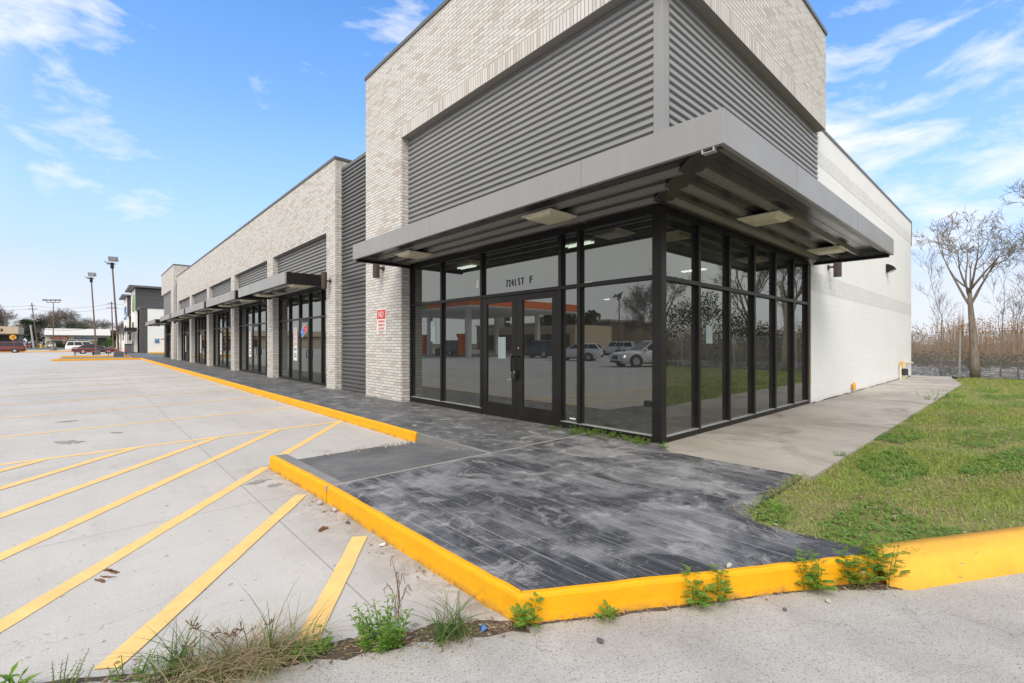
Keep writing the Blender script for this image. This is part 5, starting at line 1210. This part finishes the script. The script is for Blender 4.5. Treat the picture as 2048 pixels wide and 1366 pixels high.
while x < -16.9: l = random.uniform(.35, .7); m_.box(x, 180.86, 4.9, min(x + l, -16.8), 180.899, 5.25); x += l + .14
m_.build('yellow_letters', M['gas_yellow'], yl)
MB().lathe([(1.0, 0), (1.0, .15)], (-26.6, 180.99, 5.0), (0, -1, 0), 8).build('red_emblem', M['red'], yl)
ms = thing('pale_roofed_store', 'low white store with a long pale metal roof beyond the road', 'building', (-3, 232, 0))
def mp(mb, nm, mat, **kw): return mb.build(nm, M[mat], ms, **kw)
mp(MB().box(-11.2, 233, 0, 6.0, 250, 4.4), 'wall', 'roofmetal'); mp(MB().box(-10.9, 232.9, 0, 5.4, 232.99, 2.4), 'brown_base', 'brownblock')
mp(MB().extrude([(231.6, 4.35), (231.6, 4.5), (238, 7.0), (250.6, 4.5), (250.6, 4.35)], (-11.5, 0, 0), (0, 1, 0), (0, 0, 1), (17.8, 0, 0)), 'roof', 'roofmetal')
mp(MB().box(-11.5, 231.45, 4.28, 6.3, 231.59, 4.52), 'gutter', 'panel_dark')
for x in (-9.5, -6, -2.6): mp(MB().box(x, 232.86, 1.0, x + 2.6, 232.91, 2.6), 'shop_window', 'carglass')
mp(MB().box(2.6, 232.86, .2, 5.6, 232.91, 3.7), 'dark_doorway', 'black')
rs = thing('red_pill_sign', 'red pill shaped sign with white strokes on the pale roofed store', 'sign', (-7.6, 232.9, 3.5))
MB().extrude([(-2.0, -.42), (2.0, -.42), (2.3, -.25), (2.3, .25), (2.0, .42), (-2.0, .42), (-2.3, .25), (-2.3, -.25)], (-7.4, 232.7, 3.45), (1, 0, 0), (0, 0, 1), (0, .2, 0)).build('red_board', M['red'], rs)
m_ = MB()
for x in (-9.2, -8.7, -8.2, -7.7, -7.0, -6.5, -6.0): m_.box(x, 232.66, 3.3, x + .34, 232.699, 3.6)
m_.build('white_strokes', M['white'], rs)
bl = thing('blue_letter_sign', 'blue lettering on the pale roofed store, right of the red sign', 'sign', (-.8, 232.9, 3.4)); m_ = MB()
for k in range(13): m_.box(-3.6 + k * .46, 232.7, 3.15, -3.26 + k * .46, 232.9, 3.55 + (.25 if k in (0, 4, 6) else 0))
m_.build('blue_letters', M['blue'], bl)
hg = thing('clipped_hedge', 'clipped dark green hedge in front of the pale roofed store', 'hedge', (-5.5, 228, 0)); V, F = leaf_cloud(2500, [(x, 0, .8) for x in np.arange(-3.4, 3.6, .8)], [(.8, .7, .8)] * 9, .14); np_mesh('foliage', V, F, M['hedge'], parent=hg)
bsx = thing('loose_shrub', 'loose yellow green shrub right of the pale roofed store', 'shrub', (4.6, 190, 0)); V, F = leaf_cloud(1600, [(0, 0, 1.2), (1, 0, 1.8), (-.9, .2, 1.0), (2.2, .3, 1.3), (.3, .2, 2.4)], [(1.0, .8, 1.0)] * 5, .16); np_mesh('foliage', V, F, M['greengrass'], parent=bsx)
yb = tag(MB().lathe([(.28, 0), (.28, 1.15), (.2, 1.3)], (-11.6, 221, 0), (0, 0, 1), 12).build('bollard', M['gas_yellow'], at=(-11.6, 221, 0)), 'yellow bollard between the leaning pole and the small white car', 'bollard')
rr = thing('crossing_sign', 'round yellow railroad crossing warning sign in front of the tan store', 'sign', (-12.5, 153, 0)); c = Vector((-12.5, 153, 2.9)); f_ = Vector((.08, -1, 0)).normalized()
MB().tube([(-12.5, 153.06, 0), (-12.5, 153.06, 3.2)], .04, 8).build('post', M['galv'], rr); MB().lathe([(.55, 0), (.55, .02)], c, f_, 24).build('disc', M['gas_yellow'], rr)
MB().bar(c + f_ * .026 + Vector((-.34, 0, -.34)), c + f_ * .026 + Vector((.34, 0, .34)), .012, .09, (1, 0, -1)).bar(c + f_ * .026 + Vector((-.34, 0, .34)), c + f_ * .026 + Vector((.34, 0, -.34)), .012, .09, (1, 0, 1)).build('black_cross', M['black'], rr)

# ------------------------------------------------------------------ what the shop glass mirrors: filling station and street behind the camera
gs = thing('filling_station', 'filling station with an orange banded canopy on white columns across the lot', 'building', (-26, 50, 0))
def gp_(mb, nm, mat, **kw): return mb.build(nm, M[mat], gs, **kw)
gp_(MB().prism([(-34, 37.5), (-18, 37.5), (-17.2, 38.3), (-17.2, 60), (-34, 60)], 5.3, 6.1), 'canopy_slab', 'white')
gp_(MB().prism([(-34, 37.42), (-18, 37.42), (-17.12, 38.3), (-17.12, 60.05), (-17.18, 60.05), (-17.18, 38.33), (-18.03, 37.48), (-34, 37.48)], 5.45, 6.25), 'orange_band', 'orange')
gp_(MB().box(-17.11, 46.2, 5.4, -17.06, 48.4, 6.3), 'green_panel', 'green_sign')
for x in (-20, -31):
    for y in (42, 50, 57): gp_(MB().box(x - .25, y - .25, 0, x + .25, y + .25, 5.3), 'column', 'white')
for y in (42, 50, 57): gp_(MB().box(-20.5, y + .6, .15, -19.5, y + 1.4, 2.2).box(-20.6, y + .5, 2.2, -19.4, y + 1.5, 2.6), 'fuel_pump', 'orange', bevel=.03)
gp_(MB().box(-44, 40, 0, -36, 60, 4), 'kiosk', 'tan'); gp_(MB().box(-36.05, 41, .4, -35.9, 58, 2.8), 'kiosk_window', 'carglass')
py_ = thing('pylon_sign', 'tall pale pylon with dark sign panels beyond the filling station', 'sign', (-37, 56, 0))
MB().box(-37.4, 55.2, 0, -36.9, 56.4, 8.2).build('pillar', M['roofmetal'], py_)
m_ = MB()
for k in range(7): m_.box(-37.35, 54.2, 1.6 + k * .85, -37.0, 55.15, 2.2 + k * .85)
m_.build('sign_panels', M['plastic'], py_)
bb = thing('brown_brick_building', 'long brown flat roofed building beyond the parking lot behind the camera', 'building', (-66, 70, 0))
MB().box(-80, 52, 0, -60, 92, 5.6).build('wall', M['brownblock'], bb); MB().box(-80.2, 51.8, 5.6, -59.8, 92.2, 6.0).build('coping', M['tan'], bb)
for y in np.arange(54, 90, 4.5): MB().box(-60.1, y, .4, -59.95, y + 3, 3.0).build('window', M['carglass'], bb)
for i, (x, y, rz, s_) in enumerate(((-58, 30, 0, .95), (-62, 16, 2, 1.1), (-66, 2, 4, 1.0), (-60, -12, 1, .9), (-70, 44, 3, 1.05), (-56, 40, 5, .7))):
    t_ = dup(B1 if i % 2 else B2, (x, y, 0), rz, 'bare tree behind the camera, ' + ['at its corner with the lamp post', 'beyond the white sedan', 'farther along the street', 'at the far end of the street', 'beside the brown building', 'low one beside the pylon'][i]); t_.scale = (s_,) * 3
for i, (x, y, h, wd) in enumerate(((-52, 58, 8.5, 8), (-50, 50, 7, 7), (-64, 22, 4, 10), (-62, 34, 3.6, 10), (-68, 8, 5, 10))): leafy_tree('dark evergreen across the lot behind the camera, ' + ['tallest beside the pylon', 'next to the filling station kiosk', 'low and broad behind the white sedan', 'low and broad behind the lamp post', 'low clump farther along the street'][i], (x, y, 0), h, wd, 300 + i, group='evergreen trees behind the lot')
utility('wooden utility pole at the street behind the camera', (-52, 26, 0), (-52, 26, 11), [(.93, 2.4)], False); utility('wooden utility pole farther along the street behind the camera', (-56, 6, 0), (-56, 6, 11), [(.93, 2.4)], False)

# ------------------------------------------------------------------ lawn blades
from mathutils.geometry import tessellate_polygon
def inside(P, poly):
    x, y = P[:, 0], P[:, 1]; c = np.zeros(len(P), bool); j = len(poly) - 1
    for i in range(len(poly)):
        (xi, yi), (xj, yj) = poly[i], poly[j]
        c ^= ((yi > y) != (yj > y)) & (x < (xj - xi) * (y - yi) / (yj - yi + 1e-12) + xi); j = i
    return c
rg = np.random.default_rng(5)
def scatter(n, x0, x1, y0, y1):
    P = np.stack([rg.uniform(x0, x1, n), rg.uniform(y0, y1, n), np.full(n, .11)], 1); return P[inside(P, lawn)]
P = np.concatenate([scatter(90000, 3.7, 8, -.9, 1.56), scatter(60000, 8, 15, -.9, 1.6), scatter(40000, 15, 26.3, -2, 2), scatter(30000, 3.7, 12, -3.5, -.9), scatter(45000, 8, 26.2, -12, -.5)])
# ragged edge over the pad
pt = lambda P: np.sin(P[:, 0] * 2.1 + 1.3 * np.sin(P[:, 1] * 2.7)) * np.cos(P[:, 1] * 3.3 + P[:, 0]) 
dens = .5 + .5 * pt(P); fine = .5 + .5 * np.sin(P[:, 0] * 9 + 3 * np.sin(P[:, 1] * 7)) * np.sin(P[:, 1] * 11 + 2 * np.sin(P[:, 0] * 6)); P = P[rg.random(len(P)) < .15 + .55 * dens + .35 * fine]
fr_ = []
for (ax_, ay_), (bx_, by_) in zip([lawn[-2], lawn[-1], lawn[0], lawn[-3], lawn[7], lawn[8]][:0] + lawn[7:] + [lawn[0]], lawn[8:] + [lawn[0], lawn[1]]):
    nn_ = int(math.hypot(bx_ - ax_, by_ - ay_) * 420); f_ = rg.random(nn_); sd_ = np.abs(rg.normal(0, .022, nn_)) * (.4 + np.abs(np.sin(f_ * 23 + ax_ * 3)) * 1.3)
    nx_, ny_ = (by_ - ay_), -(bx_ - ax_); ln_ = math.hypot(nx_, ny_); nx_ /= ln_; ny_ /= ln_
    fr_.append(np.stack([ax_ + (bx_ - ax_) * f_ + nx_ * sd_, ay_ + (by_ - ay_) * f_ + ny_ * sd_, np.full(nn_, .135)], 1))
P = np.concatenate([P] + fr_)
far = np.clip((P[:, 0] - 4) / 20, 0, 1)
V, F = blades(P, rg.gamma(4, .0085, len(P)).clip(.012, .09) * (1 + .7 * far), rg.uniform(.004, .008, len(P)) * (1 + 2.2 * far), rg.uniform(.3, 1.5, len(P)), 2, .4, rg)
tag(np_mesh('lawn_grass', V, F, M['grass']), 'short patchy green and tan lawn grass beside the side path', 'grass', kind='stuff')
C_ = np.concatenate([scatter(9000, 3.7, 9, -.6, 1.56), scatter(5000, 9, 20, -.5, 1.5)]); C_ = C_[(pt(C_ * np.array([.8, 1.2, 1])) > .1)]
n = len(C_); k = 3; Vs = []
a = rg.uniform(0, 6.28, n); sz = rg.uniform(.008, .017, n) * (1 + .05 * C_[:, 0]); h = rg.uniform(.015, .04, n)
for j in range(k):
    an = a + j * 2.094; c0 = C_ + np.stack([0 * h, 0 * h, h], 1); dv = np.stack([np.cos(an), np.sin(an), rg.uniform(-.2, .5, n)], 1); sv = np.stack([-np.sin(an), np.cos(an), rg.uniform(-.2, .2, n)], 1)
    Vs.append(np.stack([c0, c0 + (dv + sv * .6) * sz[:, None], c0 + dv * sz[:, None] * 1.7, c0 + (dv - sv * .6) * sz[:, None]], 1))
V = np.stack(Vs, 1).reshape(-1, 3); F = np.arange(len(V)).reshape(-1, 4)
tag(np_mesh('clover', V, F, M['clover']), 'bright green clover and creeping weed leaves spread through the lawn', 'clover', kind='stuff')

# ------------------------------------------------------------------ weeds
def tuft(label, loc, n, h, spread, wd, lean, mat, name='grass_tuft', group=None, seed=1, heads=0, extra=None):
    r_ = np.random.default_rng(seed); t_ = thing(name, label, 'weed', loc, 0, group)
    P = np.stack([r_.normal(0, spread[0], n), r_.normal(0, spread[1], n), np.zeros(n)], 1)
    V, F = blades(P, h * r_.uniform(.35, 1.05, n), wd * r_.uniform(.6, 1.3, n), r_.uniform(lean[0], lean[1], n), 5, .9, r_)
    np_mesh('blades', V, F, M[mat], parent=t_); return t_
def leafy(label, loc, stems, h, leaf, mat='weed', name='leafy_weed', seed=1, spread=.05, comp=False, lean=.35, lv=14, group=None):
    rr_ = random.Random(seed); t_ = thing(name, label, 'weed', loc, 0, group); st_ = MB(); lf = MB()
    def leafq(p, d_, l, w_, nrm):
        s_ = d_.cross(nrm).normalized(); m1 = p + d_ * l * .45 + nrm * l * .06
        lf.add([p, m1 + s_ * w_, p + d_ * l - nrm * l * .12, m1 - s_ * w_], [(0, 1, 2, 3)])
    for k in range(stems):
        a = rr_.uniform(0, 6.28); q = spread * math.sqrt(rr_.random()); b_ = Vector((math.cos(a) * q, math.sin(a) * q, 0)); hh_ = h * rr_.uniform(.55, 1.0)
        d_ = Vector((math.cos(a) * lean * rr_.uniform(.2, 1), math.sin(a) * lean * rr_.uniform(.2, 1), 1)).normalized(); pts = [b_ + d_ * hh_ * f + Vector((math.cos(a), math.sin(a), -.3)) * lean * .3 * hh_ * f * f for f in np.linspace(0, 1, 6)]
        st_.tube(pts, [.0028, .0025, .0022, .002, .0016, .001], 5, False)
        for i in range(lv):
            f = (i + .6) / lv * .95 + .05; j = min(4, int(f * 5)); p = pts[j].lerp(pts[j + 1], f * 5 - j); an = i * 2.4 + rr_.uniform(-.4, .4)
            o_ = Vector((math.cos(an), math.sin(an), rr_.uniform(.1, .8))).normalized(); L_ = leaf * rr_.uniform(.6, 1.15) * (1.1 - .5 * f)
            nrm = Vector((rr_.uniform(-.3, .3), rr_.uniform(-.3, .3), 1)).normalized()
            if comp:       # feathery, cut leaf: a stalk with pairs of lobes
                s_ = o_.cross(nrm).normalized()
                for g in (.3, .5, .7, .88):
                    for sd_ in (-1, 1): leafq(p + o_ * L_ * g - nrm * L_ * .12 * g * g, (o_ * .75 + s_ * sd_ * .8).normalized(), L_ * .42 * (1.2 - .6 * g), L_ * .085, nrm)
                leafq(p + o_ * L_ * .2, o_, L_ * .95, L_ * .07, nrm)
            else: leafq(p, o_, L_, L_ * .13, nrm)
    st_.build('stems', M['weed'], t_, local=True); lf.build('leaves', M[mat], t_, local=True); return t_
tuft('heap of dry straw coloured grass lying along the crack at the bottom', (.50, 2.43, 0), 520, .24, (.125, .038), .005, (.9, 2.3), 'drygrass', 'dry_grass_clump', seed=2)
tuft('dry and green grass mixed, right end of the straw heap', (.66, 2.36, 0), 260, .23, (.07, .032), .005, (.6, 2.0), 'drygrass', 'dry_grass_clump', seed=8)
tuft('green sedge fan at the left end of the straw heap', (.31, 2.58, 0), 110, .26, (.05, .025), .006, (.4, 1.5), 'greengrass', 'sedge_clump', seed=3)
tuft('few tall upright green blades rising from the straw heap', (.65, 2.40, 0), 10, .40, (.02, .015), .007, (.10, .5), 'greengrass', 'tall_grass_blades', seed=4)
tuft('arching green grass tuft right of the leafy weed', (1.36, 1.97, 0), 95, .27, (.05, .03), .007, (.35, 1.6), 'greengrass', seed=6)
tuft('dry tan stalks under the arching green tuft', (1.38, 1.95, 0), 60, .12, (.06, .03), .004, (.8, 2.0), 'drygrass', 'dry_grass_clump', seed=16)
leafy('bushy bright green leafy weed in the crack right of the straw heap', (1.09, 2.17, 0), 26, .20, .055, seed=1, spread=.10, lv=16)
leafy('low feathery green weed at the right foot of the straw heap', (.80, 2.32, 0), 14, .11, .05, name='feathery_weed', seed=9, spread=.06, comp=True, lean=.7, lv=8)
leafy('small green weed between straw heap and purple seeded weed', (.13, 2.70, 0), 6, .10, .035, seed=12, spread=.06, lv=8)
leafy('green leaf rosette at the bottom left corner', (-.25, 2.93, 0), 3, .09, .10, seed=13, spread=.02, lv=5)
leafy('low green creeping weed at the left of the straw heap', (.24, 2.63, 0), 10, .07, .03, seed=14, spread=.10, lean=1.0, lv=7)
pw = leafy('thin purple seeded weed at the bottom left', (-.10, 2.76, 0), 13, .17, .02, 'purple', 'purple_weed', seed=15, spread=.10, lv=20, lean=.6)
ds = thing('dead_stem', 'dead brown looping stem above the bushy green weed', 'weed', (1.17, 2.16, 0)); m_ = MB(); rr_ = random.Random(4)
for k in range(9):
    p = Vector((rr_.uniform(-.02, .02), rr_.uniform(-.02, .02), .10)); pts = [p]; a = rr_.uniform(0, 6.28)
    top = .22 + .13 * rr_.random()
    for f in np.linspace(.1, 1, 9): pts.append(Vector((math.cos(a) * .07 * f + rr_.uniform(-.01, .01), math.sin(a) * .07 * f + rr_.uniform(-.01, .01), .10 + (top - .08) * math.sin(f * 2.2) / .9)))
    m_.tube(pts, .0016, 4, False)
m_.tube([(0, 0, 0), (.01, 0, .18), (.0, .01, .33)], .0025, 5, False); m_.build('stalks', M['twig'], ds, local=True)
th = thing('dry_seed_stalks', 'brown dry seed stalks arching over the straw heap', 'weed', (.45, 2.45, 0)); m_ = MB(); rr_ = random.Random(6)
for k in range(12):
    a = rr_.uniform(2.0, 5.6); L_ = rr_.uniform(.18, .33); b_ = Vector((rr_.uniform(-.10, .12), rr_.uniform(-.04, .04), 0)); pts = [b_ + Vector((math.cos(a) * L_ * .5 * f * f, math.sin(a) * L_ * .4 * f * f, L_ * (f - .25 * f * f))) for f in np.linspace(0, 1, 7)]
    m_.tube(pts, .0014, 4, False)
    for j in range(5): m_.tube([pts[-1], pts[-1] + Vector((rr_.uniform(-.03, .03), rr_.uniform(-.03, .03), rr_.uniform(-.005, .03)))], [.0015, .0035], 4)
m_.build('stalks', M['twig'], th, local=True)
rw = [(1.735, 1.795, .19, 3, 'small ragged weed at the sharp corner of the yellow kerb'), (2.10, 1.525, .12, 1, 'thin seedling against the yellow kerb, second from its corner'), (2.585, 1.275, .23, 3, 'slim ragged weed, left of the close pair on the yellow kerb'), (2.70, 1.215, .28, 3, 'taller slim ragged weed, right of the close pair on the yellow kerb'), (3.255, .885, .27, 6, 'single bushy ragged weed in the middle of the right yellow kerb'), (3.53, .725, .28, 7, 'ragged weed clump just left of the kerb step'), (3.665, .625, .31, 9, 'darkest ragged weed clump tucked against the kerb step')]
for i, (x, y, h_, ns_, lb_) in enumerate(rw): leafy(lb_, (x - .02, y - .03, .005), ns_, h_, .085, 'weed', 'ragged_weed', 40 + i, .018 + .007 * ns_, True, .22, 13, 'ragged weeds along the yellow kerb')
for i, (x, y, ns_, h_, sp_, lb_) in enumerate(((5.60, 5.05, 12, .08, .16, 'tiny green weeds at the right door threshold'), (5.585, 4.55, 46, .14, .22, 'dense low weed strip under the large corner pane, left part'), (5.585, 4.15, 36, .13, .20, 'dense low weed strip under the large corner pane, middle part'), (5.58, 3.70, 20, .12, .13, 'short weed patch under the large pane near the corner post'), (5.56, 3.52, 18, .13, .09, 'weed patch touching the dark corner post'), (5.52, 3.16, 7, .12, .04, 'small round weed standing at the foot of the corner post'), (6.73, 1.50, 7, .10, .06, 'small weed on the edge of the side path near the lawn tip'), (15.0, 1.58, 10, .14, .20, 'weed in the joint of the far side path'), (16.2, 1.5, 16, .22, .45, 'grassy mound at the far lawn edge of the side path'))):
    leafy(lb_, (x, y, .13), ns_, h_, .05 + .01 * (i > 6), 'weed', 'low_weed', 60 + i, sp_, False, .7, 8)
# soil and litter in the cracks
mb = MB(); rr_ = random.Random(8); up_, dn_ = [], []
for k in range(60):
    f = k / 59; x = -.6 + f * 2.33; y = np.interp(x, [p[0] for p in seam[:10]], [p[1] for p in seam[:10]]); wd = .03 + .05 * abs(math.sin(k * .61)) + .02 * rr_.random()
    if x < .22: wd *= .35
    up_.append((x + .4 * wd, y + wd * .8, .0065)); dn_.append((x - .4 * wd, y - wd * .8, .0065))
struct(MB().add(up_ + dn_, [(i, 60 + i, 61 + i, i + 1) for i in range(59)]), 'crack_soil', M['soil'])
mb = MB(); P0 = [(1.72, 1.795), (2.63, 1.255), (3.24, .915), (3.72, .50)]; n = 60; up_, dn_ = [], []
for k in range(n):
    f = k / (n - 1) * 3; i = min(2, int(f)); a, b_ = Vector((*P0[i], 0)), Vector((*P0[i + 1], 0)); c = a.lerp(b_, f - i); q = Vector((.5, .86, 0)); wd = .012 + .022 * rr_.random()
    up_.append(c + q * .05 + Vector((0, 0, .0075))); dn_.append(c - q * wd + Vector((0, 0, .0075)))
struct(MB().add(up_ + dn_, [(i, n + i, n + 1 + i, i + 1) for i in range(n - 1)]), 'crack_soil', M['soil'])
struct(MB().add([(KX + .0 if 0 else 5.60, 3.42, .152), (5.69, 3.40, .152), (5.69, 4.75, .146), (5.66, 4.75, .148), (5.60, 4.4, .1545), (5.56, 4.0, .1545), (5.56, 3.6, .1545)], [(0, 1, 2, 3, 4, 5, 6)]), 'crack_soil', M['soil'])
def flakes(centers, sig, n, size, z, rng):
    idx = rng.integers(0, len(centers), n); c = np.array(centers)[idx]; P = np.stack([c[:, 0] + rng.normal(0, sig, n), c[:, 1] + rng.normal(0, sig, n), z + rng.uniform(.001, .010, n)], 1)
    a = rng.uniform(0, 6.28, n); l = size * rng.uniform(.5, 1.6, n); w_ = l * rng.uniform(.15, .5, n); t_ = rng.uniform(-.25, .25, n)
    d_ = np.stack([np.cos(a), np.sin(a), t_], 1); s_ = np.stack([-np.sin(a), np.cos(a), -t_], 1)
    V = np.stack([P - d_ * l[:, None], P + s_ * w_[:, None], P + d_ * l[:, None], P - s_ * w_[:, None]], 1).reshape(-1, 3); V[:, 2] = np.maximum(V[:, 2], z + .0005)
    return V, np.arange(4 * n).reshape(n, 4)
sm_ = [(x, float(np.interp(x, [p[0] for p in seam[:10]], [p[1] for p in seam[:10]]))) for x in np.linspace(.1, 1.65, 24)]
V1, F1 = flakes(sm_, .045, 900, .012, .006, rg)
kk = [tuple(Vector((*P0[i], 0)).lerp(Vector((*P0[i + 1], 0)), f).xy) for i in range(3) for f in np.linspace(0, 1, 14)]
V2, F2 = flakes(kk, .018, 700, .010, .006, rg)
V3, F3 = flakes([(3.5, 6.25), (3.3, 6.3), (3.62, 6.15), (2.8, 6.3), (2.4, 6.3), (3.64, 5.9), (3.65, 5.4)], .09, 350, .016, .012, rg)
V4, F4 = flakes([(1.58, 4.5), (1.60, 4.2), (1.62, 3.8), (1.63, 3.2), (1.66, 2.6)], .06, 140, .014, .004, rg)
V5, F5 = flakes([(4.0, 1.54), (4.6, 1.55), (5.1, 1.55), (3.76, 1.2), (5.5, 4.2), (5.55, 3.7)], .08, 260, .016, .151, rg)
V6, F6 = flakes([(x, y) for x in np.arange(4.2, 12, .8) for y in np.arange(-.4, 1.4, .5)], .4, 900, .018, .14, rg)
off = 0; Vs, Fs = [], []
for v_, f__ in ((V1, F1), (V2, F2), (V3, F3), (V4, F4), (V5, F5), (V6, F6)): Vs.append(v_); Fs.append(f__ + off); off += len(v_)
tag(np_mesh('leaf_litter', np.concatenate(Vs), np.concatenate(Fs), M['litter']), 'scattered brown leaf litter and chips along the kerbs, cracks and lawn', 'litter', kind='stuff')
def pebble(mb, c, r_, rnd):
    bm = bmesh.new(); bmesh.ops.create_icosphere(bm, subdivisions=1, radius=1)
    s_ = Vector((rnd.uniform(.7, 1.3), rnd.uniform(.6, 1.1), rnd.uniform(.45, .8))) * r_
    vs = [Vector(c) + Vector((v.co.x * s_.x, v.co.y * s_.y, v.co.z * s_.z)) * rnd.uniform(.8, 1.15) for v in bm.verts]; fs = [tuple(v.index for v in f.verts) for f in bm.faces]; bm.free(); mb.add(vs, fs); return mb
mb = MB(); rr_ = random.Random(3)
for k in range(130):
    x = 3.62 - abs(rr_.gauss(0, .28)); y = 6.22 + rr_.gauss(0, .07); pebble(mb, (x, y, .012 + max(0, (6.32 - y) * .076)), rr_.uniform(.004, .017), rr_)
for k in range(45): pebble(mb, (3.63 + rr_.gauss(0, .03), rr_.uniform(4.7, 6.2), 0), .008, rr_); v0 = len(mb.v)
for k in range(40): pebble(mb, (rr_.uniform(1.52, 1.64), rr_.uniform(2.2, 4.7), .005), rr_.uniform(.003, .008), rr_)
for k in range(60): pebble(mb, (rr_.uniform(-1, 3.5), rr_.uniform(2.6, 9), .003), rr_.uniform(.002, .006), rr_)
for k in range(50): pebble(mb, (rr_.uniform(1.3, 4), rr_.uniform(.1, 1.0), .008), rr_.uniform(.002, .005), rr_)
for k in range(40): pebble(mb, (rr_.uniform(2.0, 5.2), rr_.uniform(1.7, 4.2), .153), rr_.uniform(.002, .006), rr_)
mb.v = [(x, y, z + (.148 * (6.32 - y) / 1.86 if (3.5 < x < 3.75 and 4.5 < y < 6.3 and z < .02) else 0)) for x, y, z in mb.v]
tag(mb.build('gravel_debris', M['stone'], kind='stuff'), 'pale gravel chips gathered at the ramp corner and kerbs', 'gravel')
for nm, p, r_, mat, lb_ in (('stone', (1.896, 1.436, .016), .022, 'darkstone', 'dark angular stone alone on the driveway below the kerb'), ('stone', (2.89, .912, .012), .014, 'darkstone', 'small dark stone on the driveway nearest the right kerb weeds'), ('stone', (3.164, .771, .014), .022, 'stone', 'pale flat stone on the driveway near the kerb step'), ('stone', (2.87, 1.21, .162), .024, 'stone', 'pale stone resting on the plank pad at the kerb edge'), ('stone', (1.60, 4.42, .02), .035, 'stone', 'pale broken stone at the kerb joint by the ledge'), ('stone', (1.625, 4.14, .025), .030, 'stone', 'upright white chip leaning on the left kerb'), ('stone', (1.60, 3.80, .015), .024, 'darkstone', 'grey stone at the foot of the left kerb'), ('stone', (.054, 3.12, .008), .010, 'stone', 'single pebble on the concrete between two painted stripes')):
    tag(pebble(MB(), p, r_, random.Random(hash(lb_) % 999 if False else len(lb_))).build(nm, M[mat], at=p), lb_, 'stone')
tag(MB().lathe([(.022, 0), (.022, .003), (.008, .0035)], (1.62, 3.22, .006), (0, 0, 1), 16).build('washer', M['paper'], at=(1.62, 3.22, 0)), 'round white washer on the concrete beside the left kerb', 'washer')
tag(MB().add([(1.50, 1.89, .01), (1.53, 1.875, .03), (1.545, 1.90, .012), (1.52, 1.92, .028), (1.515, 1.90, .045)], [(0, 1, 4), (1, 2, 4), (2, 3, 4), (3, 0, 4), (0, 3, 2, 1)]).build('wrapper_scrap', M['blue'], at=(1.52, 1.9, 0)), 'crumpled blue and white wrapper scrap under the arching green tuft', 'litter')
tag(MB().tube([(1.36, 3.78, .012), (1.40, 3.81, .016), (1.44, 3.80, .012)], [.012, .015, .008], 6).build('bark_chip', M['rust'], at=(1.38, 3.79, 0)), 'brown bark chip on the concrete left of the kerb', 'litter')
